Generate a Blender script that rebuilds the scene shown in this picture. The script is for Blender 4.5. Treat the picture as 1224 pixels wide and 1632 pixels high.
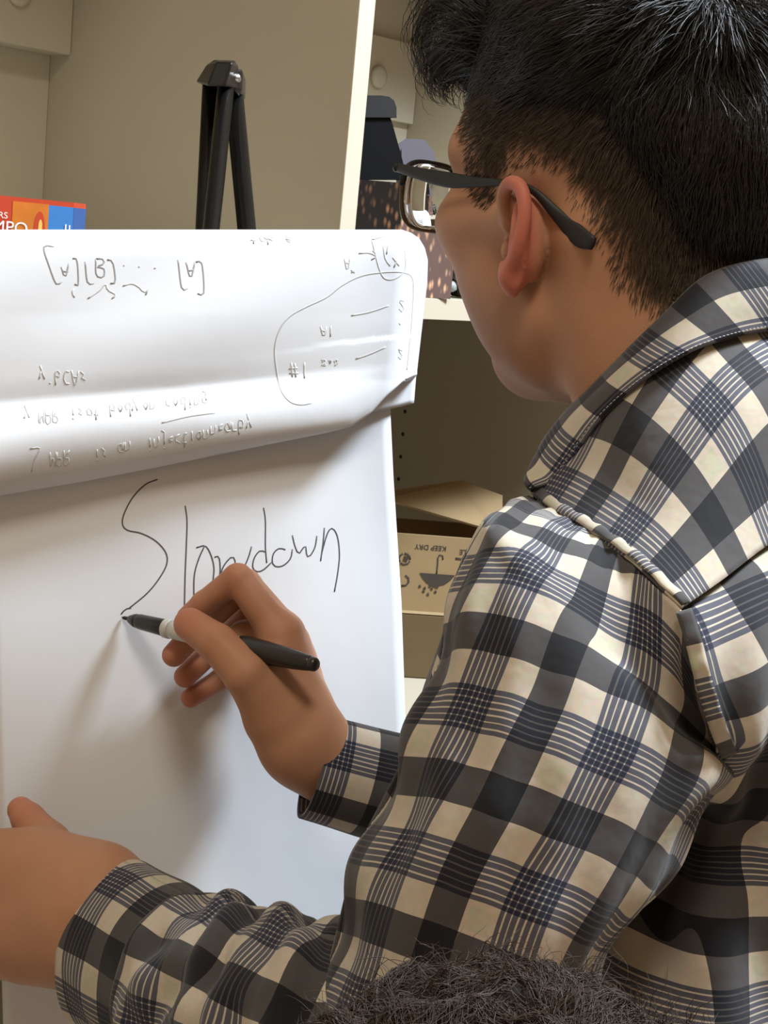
import bpy, math, random
import numpy as np
from math import sin, cos, tan, pi, radians, sqrt
from mathutils import Matrix, Vector
for o in list(bpy.data.objects): bpy.data.objects.remove(o)
scene = bpy.context.scene
COL = scene.collection
rng = np.random.default_rng(7)
random.seed(7)

# ------------------------------------------------------------------ camera
FPX = 2400.0
pit, rol = radians(10), radians(5.5)
CAM = np.array([0.0, 0.0, 1.5])
FW = np.array([0, cos(pit), -sin(pit)])
_u0 = np.array([0, sin(pit), cos(pit)]); _r0 = np.array([1.0, 0, 0])
UP = _u0 * cos(rol) - _r0 * sin(rol)
RT = _r0 * cos(rol) + _u0 * sin(rol)
cd = bpy.data.cameras.new('camera'); cam = bpy.data.objects.new('camera', cd); COL.objects.link(cam)
cd.sensor_fit = 'VERTICAL'; cd.sensor_height = 36.0; cd.lens = 36.0 * FPX / 1632.0
cd.clip_start = 0.02; cd.clip_end = 50
cam.matrix_world = Matrix(((RT[0], UP[0], -FW[0], CAM[0]), (RT[1], UP[1], -FW[1], CAM[1]), (RT[2], UP[2], -FW[2], CAM[2]), (0, 0, 0, 1)))
scene.camera = cam

# ------------------------------------------------------------------ world, lights, exposure
vs = scene.view_settings
vs.view_transform = 'Standard'; vs.look = 'None'; vs.gamma = 1.0; vs.use_curve_mapping = False
vs.exposure = -0.14
w = bpy.data.worlds.new('room_light'); scene.world = w; w.use_nodes = True
bg = w.node_tree.nodes['Background']
bg.inputs[0].default_value = (1.0, 0.70, 0.42, 1); bg.inputs[1].default_value = 0.42


def area_light(name, loc, target, size, power, color):
    l = bpy.data.lights.new(name, 'AREA'); l.shape = 'RECTANGLE'; l.size = size[0]; l.size_y = size[1]
    l.energy = power; l.color = color
    o = bpy.data.objects.new(name, l); COL.objects.link(o)
    o.location = loc
    o.rotation_euler = (Vector(target) - Vector(loc)).to_track_quat('-Z', 'Y').to_euler()
    return o


def cam_pt(X, Y, Z): return tuple(CAM + X * RT + Y * UP + Z * FW)
area_light('overhead_light', cam_pt(0.22, 1.62, -0.36), cam_pt(-0.08, -0.1, 1.0), (0.50, 0.50), 22, (1.0, 0.92, 0.80))  # unseen warm fill, added to brighten the flip chart paper
area_light('overhead_light', cam_pt(1.43, 1.88, 0.84), cam_pt(0.12, 0.0, 0.80), (0.5, 0.5), 178, (0.78, 0.89, 1.0))


# ------------------------------------------------------------------ helpers
def P(x, y, Z): return CAM + Z * (FW + (x - 612) / FPX * RT - (y - 816) / FPX * UP)
def proj(p):
    d = np.asarray(p) - CAM; Z = d @ FW
    return 612 + FPX * (d @ RT) / Z, 816 - FPX * (d @ UP) / Z, Z
def hit(x, y, p0, n):
    d = P(x, y, 1.0) - CAM
    return CAM + (((p0 - CAM) @ n) / (d @ n)) * d
def unit(v): v = np.asarray(v, float); return v / np.linalg.norm(v)
def frame(a, dl):
    F = np.array([-cos(a), sin(a), 0]); L = np.array([-sin(a), -cos(a), 0]); U = np.array([0, 0, 1.0])
    return np.array([F * cos(dl) - U * sin(dl), L, U * cos(dl) + F * sin(dl)])


def cr(pts, n, closed=False):
    """Catmull-Rom through pts, resampled evenly to n points"""
    p = np.asarray(pts, float)
    if closed: q = np.vstack([p[-1], p, p[0], p[1]])
    else: q = np.vstack([2 * p[0] - p[1], p, 2 * p[-1] - p[-2]])
    out = []
    t = np.linspace(0, 1, 16, endpoint=False)[:, None]
    for i in range(len(q) - 3):
        a, b, c, d = q[i:i + 4]
        out.append(0.5 * (2 * b + (c - a) * t + (2 * a - 5 * b + 4 * c - d) * t ** 2 + (3 * b - a - 3 * c + d) * t ** 3))
    out = np.vstack(out + [q[-2][None]])
    s = np.concatenate([[0], np.cumsum(np.linalg.norm(np.diff(out, axis=0), axis=1))])
    tt = np.linspace(0, s[-1], n + 1)[:-1] if closed else np.linspace(0, s[-1], n)
    return np.stack([np.interp(tt, s, out[:, k]) for k in range(out.shape[1])], 1)


def lerp_tab(x, tab):
    tab = np.asarray(tab, float)
    return np.interp(x, tab[:, 0], tab[:, 1])


def new_obj(name, me, mat=None, parent=None):
    if mat is not None and len(me.materials) == 0: me.materials.append(mat)
    o = bpy.data.objects.new(name, me); COL.objects.link(o)
    if parent is not None: o.parent = parent
    return o


def mesh_from(name, v, f, mat=None, parent=None, smooth=True, uv=None, attrs=None):
    """f: list of faces, or an (n,k) int array"""
    me = bpy.data.meshes.new(name)
    v = np.asarray(v, np.float32)
    if isinstance(f, np.ndarray):
        n, k = f.shape
        me.vertices.add(len(v)); me.vertices.foreach_set('co', v.ravel())
        me.loops.add(n * k); me.loops.foreach_set('vertex_index', f.astype(np.int32).ravel())
        me.polygons.add(n)
        me.polygons.foreach_set('loop_start', np.arange(0, n * k, k, dtype=np.int32))
        me.update(calc_edges=True)
    else:
        me.from_pydata([tuple(map(float, q)) for q in v], [], [tuple(int(i) for i in q) for q in f]); me.update()
    if uv is not None:
        lay = me.uv_layers.new(name='UVMap')
        li = np.empty(len(me.loops), np.int32); me.loops.foreach_get('vertex_index', li)
        lay.data.foreach_set('uv', np.asarray(uv, np.float32)[li].ravel())
    for k_, a in (attrs or {}).items():
        at = me.attributes.new(k_, 'FLOAT', 'POINT'); at.data.foreach_set('value', np.asarray(a, np.float32))
    if smooth: me.polygons.foreach_set('use_smooth', np.ones(len(me.polygons), bool))
    me.validate()
    return new_obj(name, me, mat, parent)


def grid_faces(m, n, closed=False):
    nn = n if closed else n - 1
    i, j = np.meshgrid(np.arange(m - 1), np.arange(nn), indexing='ij')
    j2 = (j + 1) % n
    return np.stack([i * n + j, i * n + j2, (i + 1) * n + j2, (i + 1) * n + j], -1).reshape(-1, 4)


def grid(name, G, mat, parent=None, uv=None, closed=False, solid=0.0, offset=-1.0, away=False):
    m, n = G.shape[:2]
    o = mesh_from(name, G.reshape(-1, 3), grid_faces(m, n, closed), mat, parent, True, None if uv is None else uv.reshape(-1, 2))
    if solid:
        if away:      # thicken away from the camera side
            offset = 1.0 if (normals_of(G) * (CAM - G)).sum(-1).mean() > 0 else -1.0
        s = o.modifiers.new('thickness', 'SOLIDIFY'); s.thickness = solid; s.offset = offset
    return o


def normals_of(G, closed=False):
    du = np.gradient(G, axis=0)
    if closed: dv = (np.roll(G, -1, 1) - np.roll(G, 1, 1)) / 2
    else: dv = np.gradient(G, axis=1)
    nn = np.cross(du, dv); return nn / (np.linalg.norm(nn, axis=-1, keepdims=True) + 1e-12)


def tube_data(path, rad, ns=8, flat=1.0, upv=None, cap=True):
    """sweep an ellipse (rad wide, rad*flat in the other axis) along path"""
    path = np.asarray(path, float); n = len(path)
    rad = np.broadcast_to(np.asarray(rad, float), (n,)); flat = np.broadcast_to(np.asarray(flat, float), (n,))
    T = np.gradient(path, axis=0); T /= np.linalg.norm(T, axis=1, keepdims=True) + 1e-12
    A = np.zeros_like(T)
    ref = np.array([0, 0, 1.0]) if upv is None else np.asarray(upv, float)
    if abs(T[0] @ unit(ref)) > 0.95 and upv is None: ref = np.array([1.0, 0, 0])
    for i in range(n):
        a = ref - T[i] * (ref @ T[i]); a /= np.linalg.norm(a) + 1e-12
        A[i] = a
        if upv is None: ref = a
    B = np.cross(T, A)
    th = np.arange(ns) / ns * 2 * pi
    V = path[:, None] + (A[:, None] * np.cos(th)[None, :, None] * rad[:, None, None] + B[:, None] * np.sin(th)[None, :, None] * (rad * flat)[:, None, None])
    f = grid_faces(n, ns, True).tolist()
    if cap:
        f.append(list(range(ns))[::-1]); f.append([(n - 1) * ns + k for k in range(ns)])
    return V.reshape(-1, 3), f


def join_data(parts):
    V = []; Fc = []; k = 0
    for v, f in parts:
        V.append(np.asarray(v)); Fc += [[i + k for i in q] for q in f]; k += len(v)
    return np.vstack(V), Fc


def tube(name, path, rad, mat, parent=None, **kw):
    v, f = tube_data(path, rad, **kw); return mesh_from(name, v, f, mat, parent)


def box(name, o, ax, ay, az, mat, parent=None, bevel=0.0015):
    """box from corner o spanned by the three edge vectors"""
    c = [o + i * ax + j * ay + k * az for k in (0, 1) for j in (0, 1) for i in (0, 1)]
    f = [(0, 2, 3, 1), (4, 5, 7, 6), (0, 1, 5, 4), (2, 6, 7, 3), (0, 4, 6, 2), (1, 3, 7, 5)]
    if np.dot(np.cross(ax, ay), az) < 0: f = [q[::-1] for q in f]
    ob = mesh_from(name, c, f, mat, parent, False)
    if bevel:
        b = ob.modifiers.new('bevel', 'BEVEL'); b.width = bevel; b.segments = 2; b.limit_method = 'ANGLE'
    return ob


def empty(name, loc, label, cat, group=None):
    o = bpy.data.objects.new(name, None); COL.objects.link(o); o.empty_display_size = 0.05
    return tag(o, label, cat, group)
def tag(o, label, cat, group=None):
    o['label'] = label; o['category'] = cat
    if group: o['group'] = group
    return o


# ------------------------------------------------------------------ materials
def nodes_of(m): return m.node_tree.nodes, m.node_tree.links


def mat(name, col, rough=0.6, var=0.06, scale=30, bump=0.0, bscale=200, metal=0.0, spec=0.5, sss=0.0, coat=0.0):
    m = bpy.data.materials.new(name); m.use_nodes = True
    N, Lk = nodes_of(m); b = N['Principled BSDF']
    b.inputs['Roughness'].default_value = rough; b.inputs['Metallic'].default_value = metal
    b.inputs['Specular IOR Level'].default_value = spec
    if coat: b.inputs['Coat Weight'].default_value = coat
    tc = N.new('ShaderNodeTexCoord')
    no = N.new('ShaderNodeTexNoise'); no.inputs['Scale'].default_value = scale; no.inputs['Detail'].default_value = 4
    Lk.new(tc.outputs['Object'], no.inputs['Vector'])
    mx = N.new('ShaderNodeMix'); mx.data_type = 'RGBA'
    c = np.array(col)
    mx.inputs[6].default_value = (*np.clip(c * (1 - var), 0, 1), 1); mx.inputs[7].default_value = (*np.clip(c * (1 + var), 0, 1), 1)
    Lk.new(no.outputs['Fac'], mx.inputs[0]); Lk.new(mx.outputs[2], b.inputs['Base Color'])
    if bump:
        n2 = N.new('ShaderNodeTexNoise'); n2.inputs['Scale'].default_value = bscale; n2.inputs['Detail'].default_value = 3
        Lk.new(tc.outputs['Object'], n2.inputs['Vector'])
        bp = N.new('ShaderNodeBump'); bp.inputs['Strength'].default_value = bump; bp.inputs['Distance'].default_value = 0.002
        Lk.new(n2.outputs['Fac'], bp.inputs['Height']); Lk.new(bp.outputs[0], b.inputs['Normal'])
    if sss:
        b.inputs['Subsurface Weight'].default_value = sss; b.inputs['Subsurface Radius'].default_value = (0.012, 0.004, 0.002)
        b.inputs['Subsurface Scale'].default_value = 0.6
    return m


def ramp_node(N, stops, const=True):
    r = N.new('ShaderNodeValToRGB'); e = r.color_ramp
    e.interpolation = 'CONSTANT' if const else 'LINEAR'
    e.elements[0].position = stops[0][0]; e.elements[0].color = (*stops[0][1], 1)
    e.elements[1].position = stops[1][0]; e.elements[1].color = (*stops[1][1], 1)
    for p, c in stops[2:]:
        q = e.elements.new(p); q.color = (*c, 1)
    return r


def plaid_material():
    m = bpy.data.materials.new('plaid_cotton'); m.use_nodes = True
    N, Lk = nodes_of(m); b = N['Principled BSDF']
    b.inputs['Roughness'].default_value = 0.85; b.inputs['Specular IOR Level'].default_value = 0.2
    b.inputs['Sheen Weight'].default_value = 0.15
    uv = N.new('ShaderNodeUVMap'); sp = N.new('ShaderNodeSeparateXYZ'); Lk.new(uv.outputs[0], sp.inputs[0])
    D = (0.0080, 0.0080, 0.0100); Wc = (0.50, 0.44, 0.35); Ld = (0.015, 0.0175, 0.034)
    stops = [(0.0, D), (0.256, Wc)]
    nl = 7; a0, a1 = 0.474, 0.782; st = (a1 - a0) / nl
    for i in range(nl):
        stops.append((a0 + i * st, Ld)); stops.append((a0 + i * st + st * 0.76, Wc))
    outs = []; grs = []
    for k in (0, 1):
        mm = N.new('ShaderNodeMath'); mm.operation = 'DIVIDE'; mm.inputs[1].default_value = 0.071
        Lk.new(sp.outputs[k], mm.inputs[0])
        fr = N.new('ShaderNodeMath'); fr.operation = 'FRACT'; Lk.new(mm.outputs[0], fr.inputs[0])
        r = ramp_node(N, stops); Lk.new(fr.outputs[0], r.inputs[0]); outs.append(r)
        g = ramp_node(N, [(0, (0, 0, 0)), (0.285, (1, 1, 1)), (0.435, (0, 0, 0))]); Lk.new(fr.outputs[0], g.inputs[0]); grs.append(g)
    mul = N.new('ShaderNodeVectorMath'); mul.operation = 'MULTIPLY'
    Lk.new(outs[0].outputs[0], mul.inputs[0]); Lk.new(outs[1].outputs[0], mul.inputs[1])
    gm = N.new('ShaderNodeGamma'); gm.inputs[1].default_value = 0.5; Lk.new(mul.outputs[0], gm.inputs[0])
    gmul = N.new('ShaderNodeMath'); gmul.operation = 'MULTIPLY'
    Lk.new(grs[0].outputs[0], gmul.inputs[0]); Lk.new(grs[1].outputs[0], gmul.inputs[1])
    gsc = N.new('ShaderNodeMath'); gsc.operation = 'MULTIPLY'; gsc.inputs[1].default_value = 0.32; Lk.new(gmul.outputs[0], gsc.inputs[0])
    mx = N.new('ShaderNodeMix'); mx.data_type = 'RGBA'; mx.blend_type = 'MULTIPLY'
    Lk.new(gsc.outputs[0], mx.inputs[0]); Lk.new(gm.outputs[0], mx.inputs[6]); mx.inputs[7].default_value = (0.72, 0.95, 0.74, 1)
    tc = N.new('ShaderNodeTexCoord'); no = N.new('ShaderNodeTexNoise'); no.inputs['Scale'].default_value = 350
    Lk.new(tc.outputs['Object'], no.inputs['Vector'])
    m2 = N.new('ShaderNodeMix'); m2.data_type = 'RGBA'; m2.blend_type = 'MULTIPLY'; m2.inputs[0].default_value = 0.25
    Lk.new(mx.outputs[2], m2.inputs[6]); Lk.new(no.outputs['Color'], m2.inputs[7])
    Lk.new(m2.outputs[2], b.inputs['Base Color'])
    n2 = N.new('ShaderNodeTexNoise'); n2.inputs['Scale'].default_value = 28; n2.inputs['Detail'].default_value = 3
    Lk.new(tc.outputs['Object'], n2.inputs['Vector'])
    bp = N.new('ShaderNodeBump'); bp.inputs['Strength'].default_value = 0.5; bp.inputs['Distance'].default_value = 0.004
    Lk.new(n2.outputs['Fac'], bp.inputs['Height']); Lk.new(bp.outputs[0], b.inputs['Normal'])
    return m


def skin_material(name, base, red, stub):
    m = mat(name, base, 0.55, 0.08, 60, 0.10, 700, sss=0.12, spec=0.3)
    N, Lk = nodes_of(m); b = N['Principled BSDF']
    src = b.inputs['Base Color'].links[0].from_socket
    for att, col in (('flush', red), ('stubble', stub)):
        a = N.new('ShaderNodeAttribute'); a.attribute_name = att
        mx = N.new('ShaderNodeMix'); mx.data_type = 'RGBA'; mx.inputs[7].default_value = (*col, 1)
        Lk.new(a.outputs['Fac'], mx.inputs[0]); Lk.new(src, mx.inputs[6]); src = mx.outputs[2]
    Lk.new(src, b.inputs['Base Color'])
    return m


M = {}
M['board'] = mat('painted_board', (0.415, 0.37, 0.285), 0.55, 0.04, 8, 0.05, 300)
M['edge'] = mat('board_edge', (0.57, 0.51, 0.40), 0.5, 0.03, 8)
M['wall'] = mat('wall_paint', (0.62, 0.58, 0.5), 0.8, 0.03, 5, 0.1, 120)
M['back_board'] = mat('back_board', (0.50, 0.46, 0.365), 0.7, 0.03, 8)
M['floor'] = mat('floor_vinyl', (0.40, 0.36, 0.31), 0.5, 0.12, 6)
M['paper'] = mat('flip_paper', (0.70, 0.725, 0.76), 0.75, 0.012, 7, 0.06, 60)
M['ink'] = mat('marker_ink', (0.08, 0.08, 0.09), 0.7)
M['faint'] = mat('faded_ink', (0.52, 0.53, 0.53), 0.8)
M['grey_ink'] = mat('grey_ink', (0.33, 0.33, 0.34), 0.8)
M['black_metal'] = mat('black_tube', (0.005, 0.0045, 0.004), 0.22, 0.1, 40, spec=0.4)
M['black_plastic'] = mat('black_plastic', (0.006, 0.0055, 0.0055), 0.3, 0.1, 40)
M['steel'] = mat('steel_screw', (0.6, 0.6, 0.6), 0.3, metal=1.0)
M['hole'] = mat('hole_dark', (0.03, 0.025, 0.02), 0.9)
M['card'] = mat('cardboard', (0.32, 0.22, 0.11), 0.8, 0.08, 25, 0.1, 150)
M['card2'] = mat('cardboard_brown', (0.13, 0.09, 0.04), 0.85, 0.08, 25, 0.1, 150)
M['print'] = mat('carton_print', (0.05, 0.04, 0.03), 0.8)
M['tape'] = mat('packing_tape', (0.58, 0.45, 0.27), 0.25, 0.05, 20)
M['plaid'] = plaid_material()
M['skin'] = skin_material('skin', (0.405, 0.208, 0.120), (0.48, 0.140, 0.100), (0.075, 0.05, 0.036))
M['hair'] = mat('dark_hair', (0.013, 0.010, 0.008), 0.5, 0.3, 90, spec=0.5)
M['hair_fade'] = mat('short_hair', (0.060, 0.040, 0.024), 0.5, 0.3, 90)
M['hair_base'] = mat('hair_base', (0.012, 0.009, 0.007), 0.95, 0.3, 90, spec=0.1)
M['hair2'] = mat('brown_hair', (0.040, 0.025, 0.016), 0.6, 0.35, 90, spec=0.3)
M['trouser'] = mat('trousers', (0.03, 0.035, 0.05), 0.85)
M['glass_frame'] = mat('matte_frame', (0.006, 0.006, 0.006), 0.55, 0.1, 60)
M['rim'] = mat('bronze_rim', (0.11, 0.085, 0.05), 0.3, 0.1, 60, metal=0.6)
M['eye_white'] = mat('eye_white', (0.8, 0.78, 0.74), 0.15)
M['iris'] = mat('iris', (0.05, 0.03, 0.015), 0.1)
M['nail'] = mat('fingernail', (0.56, 0.33, 0.25), 0.3, 0.03)
M['marker_grip'] = mat('marker_grip', (0.016, 0.016, 0.015), 0.32)
M['marker_grey'] = mat('marker_barrel', (0.50, 0.51, 0.48), 0.35)
M['felt'] = mat('marker_felt', (0.02, 0.02, 0.02), 0.9)
def glass(name):
    m = bpy.data.materials.new(name); m.use_nodes = True
    N, Lk = nodes_of(m); b = N['Principled BSDF']
    b.inputs['Transmission Weight'].default_value = 1.0; b.inputs['Roughness'].default_value = 0.0
    b.inputs['IOR'].default_value = 1.5; b.inputs['Base Color'].default_value = (0.97, 0.98, 0.97, 1)
    return m
M['lens'] = glass('clear_lens')


# ------------------------------------------------------------------ signed distance toolkit
f4 = np.float32
def smin(a, b, k):
    h = np.clip(f4(0.5) + (b - a) * f4(0.5 / k), f4(0), f4(1))
    return b + (a - b) * h - f4(k) * h * (f4(1) - h)
def smax(a, b, k): return -smin(-a, -b, k)
def sd_ell(p, c, r):
    a = [(p[..., i] - f4(c[i])) * f4(1 / r[i]) for i in range(3)]
    k0 = np.sqrt(a[0] * a[0] + a[1] * a[1] + a[2] * a[2])
    for i in range(3): a[i] *= f4(1 / r[i])
    k1 = np.sqrt(a[0] * a[0] + a[1] * a[1] + a[2] * a[2]) + f4(1e-9)
    return k0 * (k0 - f4(1)) / k1
def sd_rc(p, a, b, ra, rb):
    a = np.asarray(a, f4); b = np.asarray(b, f4); ba = b - a; il = 1 / float(ba @ ba)
    x = p[..., 0] - a[0]; y = p[..., 1] - a[1]; z = p[..., 2] - a[2]
    t = np.clip(x * f4(ba[0] * il) + y * f4(ba[1] * il) + z * f4(ba[2] * il), f4(0), f4(1))
    x -= t * ba[0]; y -= t * ba[1]; z -= t * ba[2]
    return np.sqrt(x * x + y * y + z * z) - (f4(ra) + f4(rb - ra) * t)
def sd_poly(p, pts, rads, k=0.0):
    d = None
    for i in range(len(pts) - 1):
        e = sd_rc(p, pts[i], pts[i + 1], rads[i], rads[i + 1])
        d = e if d is None else (np.minimum(d, e) if k == 0 else smin(d, e, k))
    return d


def mesh_sdf(groups, h, k=0.008, B=10):
    """groups: [(func, lo, hi)]; sparse surface nets over their union"""
    lo = np.min([g[1] for g in groups], 0) - 0.02; hi = np.max([g[2] for g in groups], 0) + 0.02
    bs = h * B
    nb = np.ceil((hi - lo) / bs).astype(int)
    I = np.stack(np.meshgrid(*[np.arange(n) for n in nb], indexing='ij'), -1).reshape(-1, 3)
    C = (lo + (I + 0.5) * bs).astype(np.float32)
    D = np.full(len(C), 9.0, np.float32); masks = []
    for fn, gl, gh in groups:
        m = np.all((C > gl - bs) & (C < gh + bs), 1); masks.append(m)
        if m.any(): D[m] = np.minimum(D[m], fn(C[m]))
    act = np.abs(D) < bs * 0.95 + k
    I = I[act]; masks = [m[act] for m in masks]
    off = np.stack(np.meshgrid(*[np.arange(B + 1)] * 3, indexing='ij'), -1)
    nB = len(I)
    V = np.full((nB, B + 1, B + 1, B + 1), 0.2, np.float32)
    for (fn, gl, gh), m in zip(groups, masks):
        idx = np.nonzero(m)[0]
        for s in range(0, len(idx), 400):
            ii = idx[s:s + 400]
            pts = (lo + ((I[ii] * B)[:, None, None, None, :] + off[None]) * h).astype(np.float32)
            V[ii] = smin(V[ii], fn(pts.reshape(-1, 3)).reshape(len(ii), B + 1, B + 1, B + 1), k)
    S = V < 0
    # cells
    cnt = np.zeros((nB, B, B, B), np.int8)
    for a in (0, 1):
        for b_ in (0, 1):
            for c in (0, 1): cnt += S[:, a:a + B, b_:b_ + B, c:c + B]
    cell = np.argwhere((cnt > 0) & (cnt < 8))
    bi = cell[:, 0]; loc = cell[:, 1:]
    sx = int(nb[0] * B + 2); sy = int(nb[1] * B + 2); sz = int(nb[2] * B + 2)
    gc = I[bi] * B + loc
    def key(q): return ((q[:, 0] + 1).astype(np.int64) * (sy + 2) + q[:, 1] + 1) * (sz + 2) + q[:, 2] + 1
    acc = np.zeros((len(cell), 3)); wn = np.zeros(len(cell))
    cor = [(a, b_, c) for a in (0, 1) for b_ in (0, 1) for c in (0, 1)]
    cv = {q: V[bi, loc[:, 0] + q[0], loc[:, 1] + q[1], loc[:, 2] + q[2]] for q in cor}
    for q in cor:
        for ax in range(3):
            if q[ax] == 0:
                q2 = list(q); q2[ax] = 1; q2 = tuple(q2)
                v0, v1 = cv[q], cv[q2]
                c_ = (v0 < 0) != (v1 < 0)
                t = np.where(c_, v0 / np.where(v0 == v1, 1, v0 - v1), 0)
                pt = np.array(q, float)[None].repeat(len(t), 0); pt[:, ax] += t
                acc[c_] += pt[c_]; wn[c_] += 1
    pos = lo + (gc + acc / wn[:, None]) * h
    keys = key(gc); order = np.argsort(keys); sk = keys[order]
    faces = []
    for ax in range(3):
        s0 = S[:, :B, :B, :B]
        sl = [slice(0, B)] * 3; sl[ax] = slice(1, B + 1)
        s1 = S[(slice(None),) + tuple(sl)]
        e = np.argwhere(s0 != s1)
        g = I[e[:, 0]] * B + e[:, 1:]
        inside0 = s0[tuple(e.T)]
        b1, b2 = [(1, 2), (2, 0), (0, 1)][ax]
        q = []
        ok = np.ones(len(g), bool)
        for d1, d2 in ((0, 0), (-1, 0), (-1, -1), (0, -1)):
            gg = g.copy(); gg[:, b1] += d1; gg[:, b2] += d2
            kk = key(gg); pidx = np.clip(np.searchsorted(sk, kk), 0, len(sk) - 1)
            ok &= sk[pidx] == kk; q.append(order[pidx])
        q = np.stack(q, 1)
        q[~inside0] = q[~inside0][:, ::-1]
        faces.append(q[ok])
    F_ = np.vstack(faces)
    # light smoothing of the positions
    return pos, F_


# =================================================================== the setting
WALLZ = 0
phi = radians(50)
SU = np.array([cos(phi), sin(phi), 0]); SV = np.array([-sin(phi), cos(phi), 0]); ZZ = np.array([0, 0, 1.0])
SO = P(558, 180, 1.62)
SO[2] = 0.0
DEP, WID, TH = 0.54, 0.72, 0.025
def S(u, v, z): return SO + SU * u + SV * v + ZZ * z
def shelf_z(px, py):        # height where the pixel's ray meets the front plane of the shelving
    return hit(px, py, SO, SV)[2]
ztop = shelf_z(715, 477); zlow_p = hit(660, 1082, S(0, 0.18, 0), SV)[2]
fl = mesh_from('floor', [(-3, -2, 0), (4, -2, 0), (4, 4.5, 0), (-3, 4.5, 0), (-3, -2, -0.05), (4, -2, -0.05), (4, 4.5, -0.05), (-3, 4.5, -0.05)],
               [(0, 1, 2, 3), (7, 6, 5, 4), (0, 4, 5, 1), (1, 5, 6, 2), (2, 6, 7, 3), (3, 7, 4, 0)], M['floor'], None, False)
fl['kind'] = 'structure'
wb = box('wall_back', S(-2.2, DEP + 0.02, 0), SU * 5.2, SV * 0.1, ZZ * 2.6, M['wall'], None, 0)
wb['kind'] = 'structure'

shelf = empty('shelving_unit', None, 'tall beige wooden shelving unit with divider panels behind the flip chart', 'shelves')
HT = 2.15
for k in (-1, 0, 1, 2):
    pn = box('divider_panel', S(k * WID, 0.002, 0), SU * TH, SV * (DEP - 0.002), ZZ * HT, M['board'], shelf)
    box('edge_strip', S(k * WID, 0, 0), SU * TH, SV * 0.002, ZZ * HT, M['edge'], pn, 0.0006)
    # rows of shelf-pin holes in the left face of the panel
    if k >= 0:
        for vv in (DEP - 0.062, 0.06):
            for i in range(24):
                zc = ztop - 0.138 - 0.0385 * i if i < 12 else ztop + 0.09 + 0.0385 * (i - 12)
                if k == 0 and vv < 0.1: continue
                if i >= 12 or zc < 0.2 or k == 0: continue
                c = S(k * WID - 0.0004, vv, zc)
                th = np.arange(10) / 10 * 2 * pi
                ring = [c + 0.0034 * (SV * cos(t) + ZZ * sin(t)) for t in th]
                rin = [q + SU * 0.006 for q in ring]
                mesh_from('pin_hole', ring + rin, [list(range(10))] + [[a, (a + 1) % 10, 10 + (a + 1) % 10, 10 + a] for a in range(10)], M['hole'], pn, False)
for k in (-1, 0, 1):
    u0 = k * WID + TH; uw = WID - TH
    box('back_panel', S(u0, DEP - 0.008, 0.05), SU * uw, SV * 0.008, ZZ * (HT - 0.05), M['back_board'], shelf)
    for zt in (ztop, zlow_p, 0.09, HT):
        sh = box('shelf_board', S(u0 + 0.0005, 0.002, zt - TH), SU * (uw - 0.001), SV * (DEP - 0.011), ZZ * TH, M['board'] if zt != zlow_p else M['edge'], shelf)
        box('edge_strip', S(u0 + 0.0005, 0, zt - TH), SU * (uw - 0.001), SV * 0.002, ZZ * TH, M['edge'], sh, 0.0006)
    # back rail with two cap fittings
    zr = hit(112, 88, S(0, DEP - 0.05, 0), SV)[2]
    rt_k = 0.05 if k != 0 else 0.020
    rail = box('back_rail', S(u0 + 0.0005, DEP - rt_k, zr), SU * (uw - 0.001), SV * (rt_k - 0.009), ZZ * 0.125, M['back_board'], shelf)
    fpx = (601, 126) if k == 0 else (48, 3)
    uf = (hit(*fpx, S(0, DEP - rt_k, 0), SV) - SO) @ SU - (0 if k >= 0 else 0); uf = uf - u0 if k == 0 else uf + WID - TH
    for du in (0.05, uf if k == 0 else uw - 0.085):
        c = S(u0 + du, DEP - rt_k, zr + 0.062)
        v, f = tube_data([c, c - SV * 0.006, c - SV * 0.008], [0.017, 0.017, 0.012], ns=24)
        mesh_from('cap_fitting', v, f, M['back_board'], rail)

# =================================================================== flip chart and easel
YAW = radians(20)
PN = unit(RT * tan(YAW) - FW)          # paper normal, towards the writer
PP = P(195, 985, 1.046)
PR = unit(RT + FW * tan(YAW))          # along the paper to the right
def Zp(x, y):
    p = hit(x, y, PP, PN); return (p - CAM) @ FW
def on_paper(x, y, off=0.0): return P(x, y, Zp(x, y) - off)

# easel -------------------------------------------------------------------
easel = empty('easel', None, 'black metal tripod easel standing behind the flip chart paper', 'easel')
ZE = 1.235
def leg(a, b, r, fl=0.8):
    pa, pb = P(*a), P(*b)
    d = unit(pb - pa)
    end = pa + d * ((0.012 - pa[2]) / d[2])
    return tube('leg', [pa, pa + (end - pa) * 0.5, end], r, M['black_metal'], easel, ns=20, flat=fl)
l1 = leg((340, 120, 1.25), (328, 362, 1.262), 0.0088)
l2 = leg((362, 120, 1.215), (337, 362, 1.195), 0.0085)
l3 = leg((370, 120, 1.235), (393, 362, 1.235), 0.0078)
for l in (l1, l2, l3):
    v = np.array([q.co for q in l.data.vertices]); e = v[-20:].mean(0)
    tube('rubber_foot', [e + ZZ * 0.03, e - ZZ * 0.004, e - ZZ * 0.012], [0.0105, 0.013, 0.011], M['black_plastic'], l, ns=16)
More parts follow.
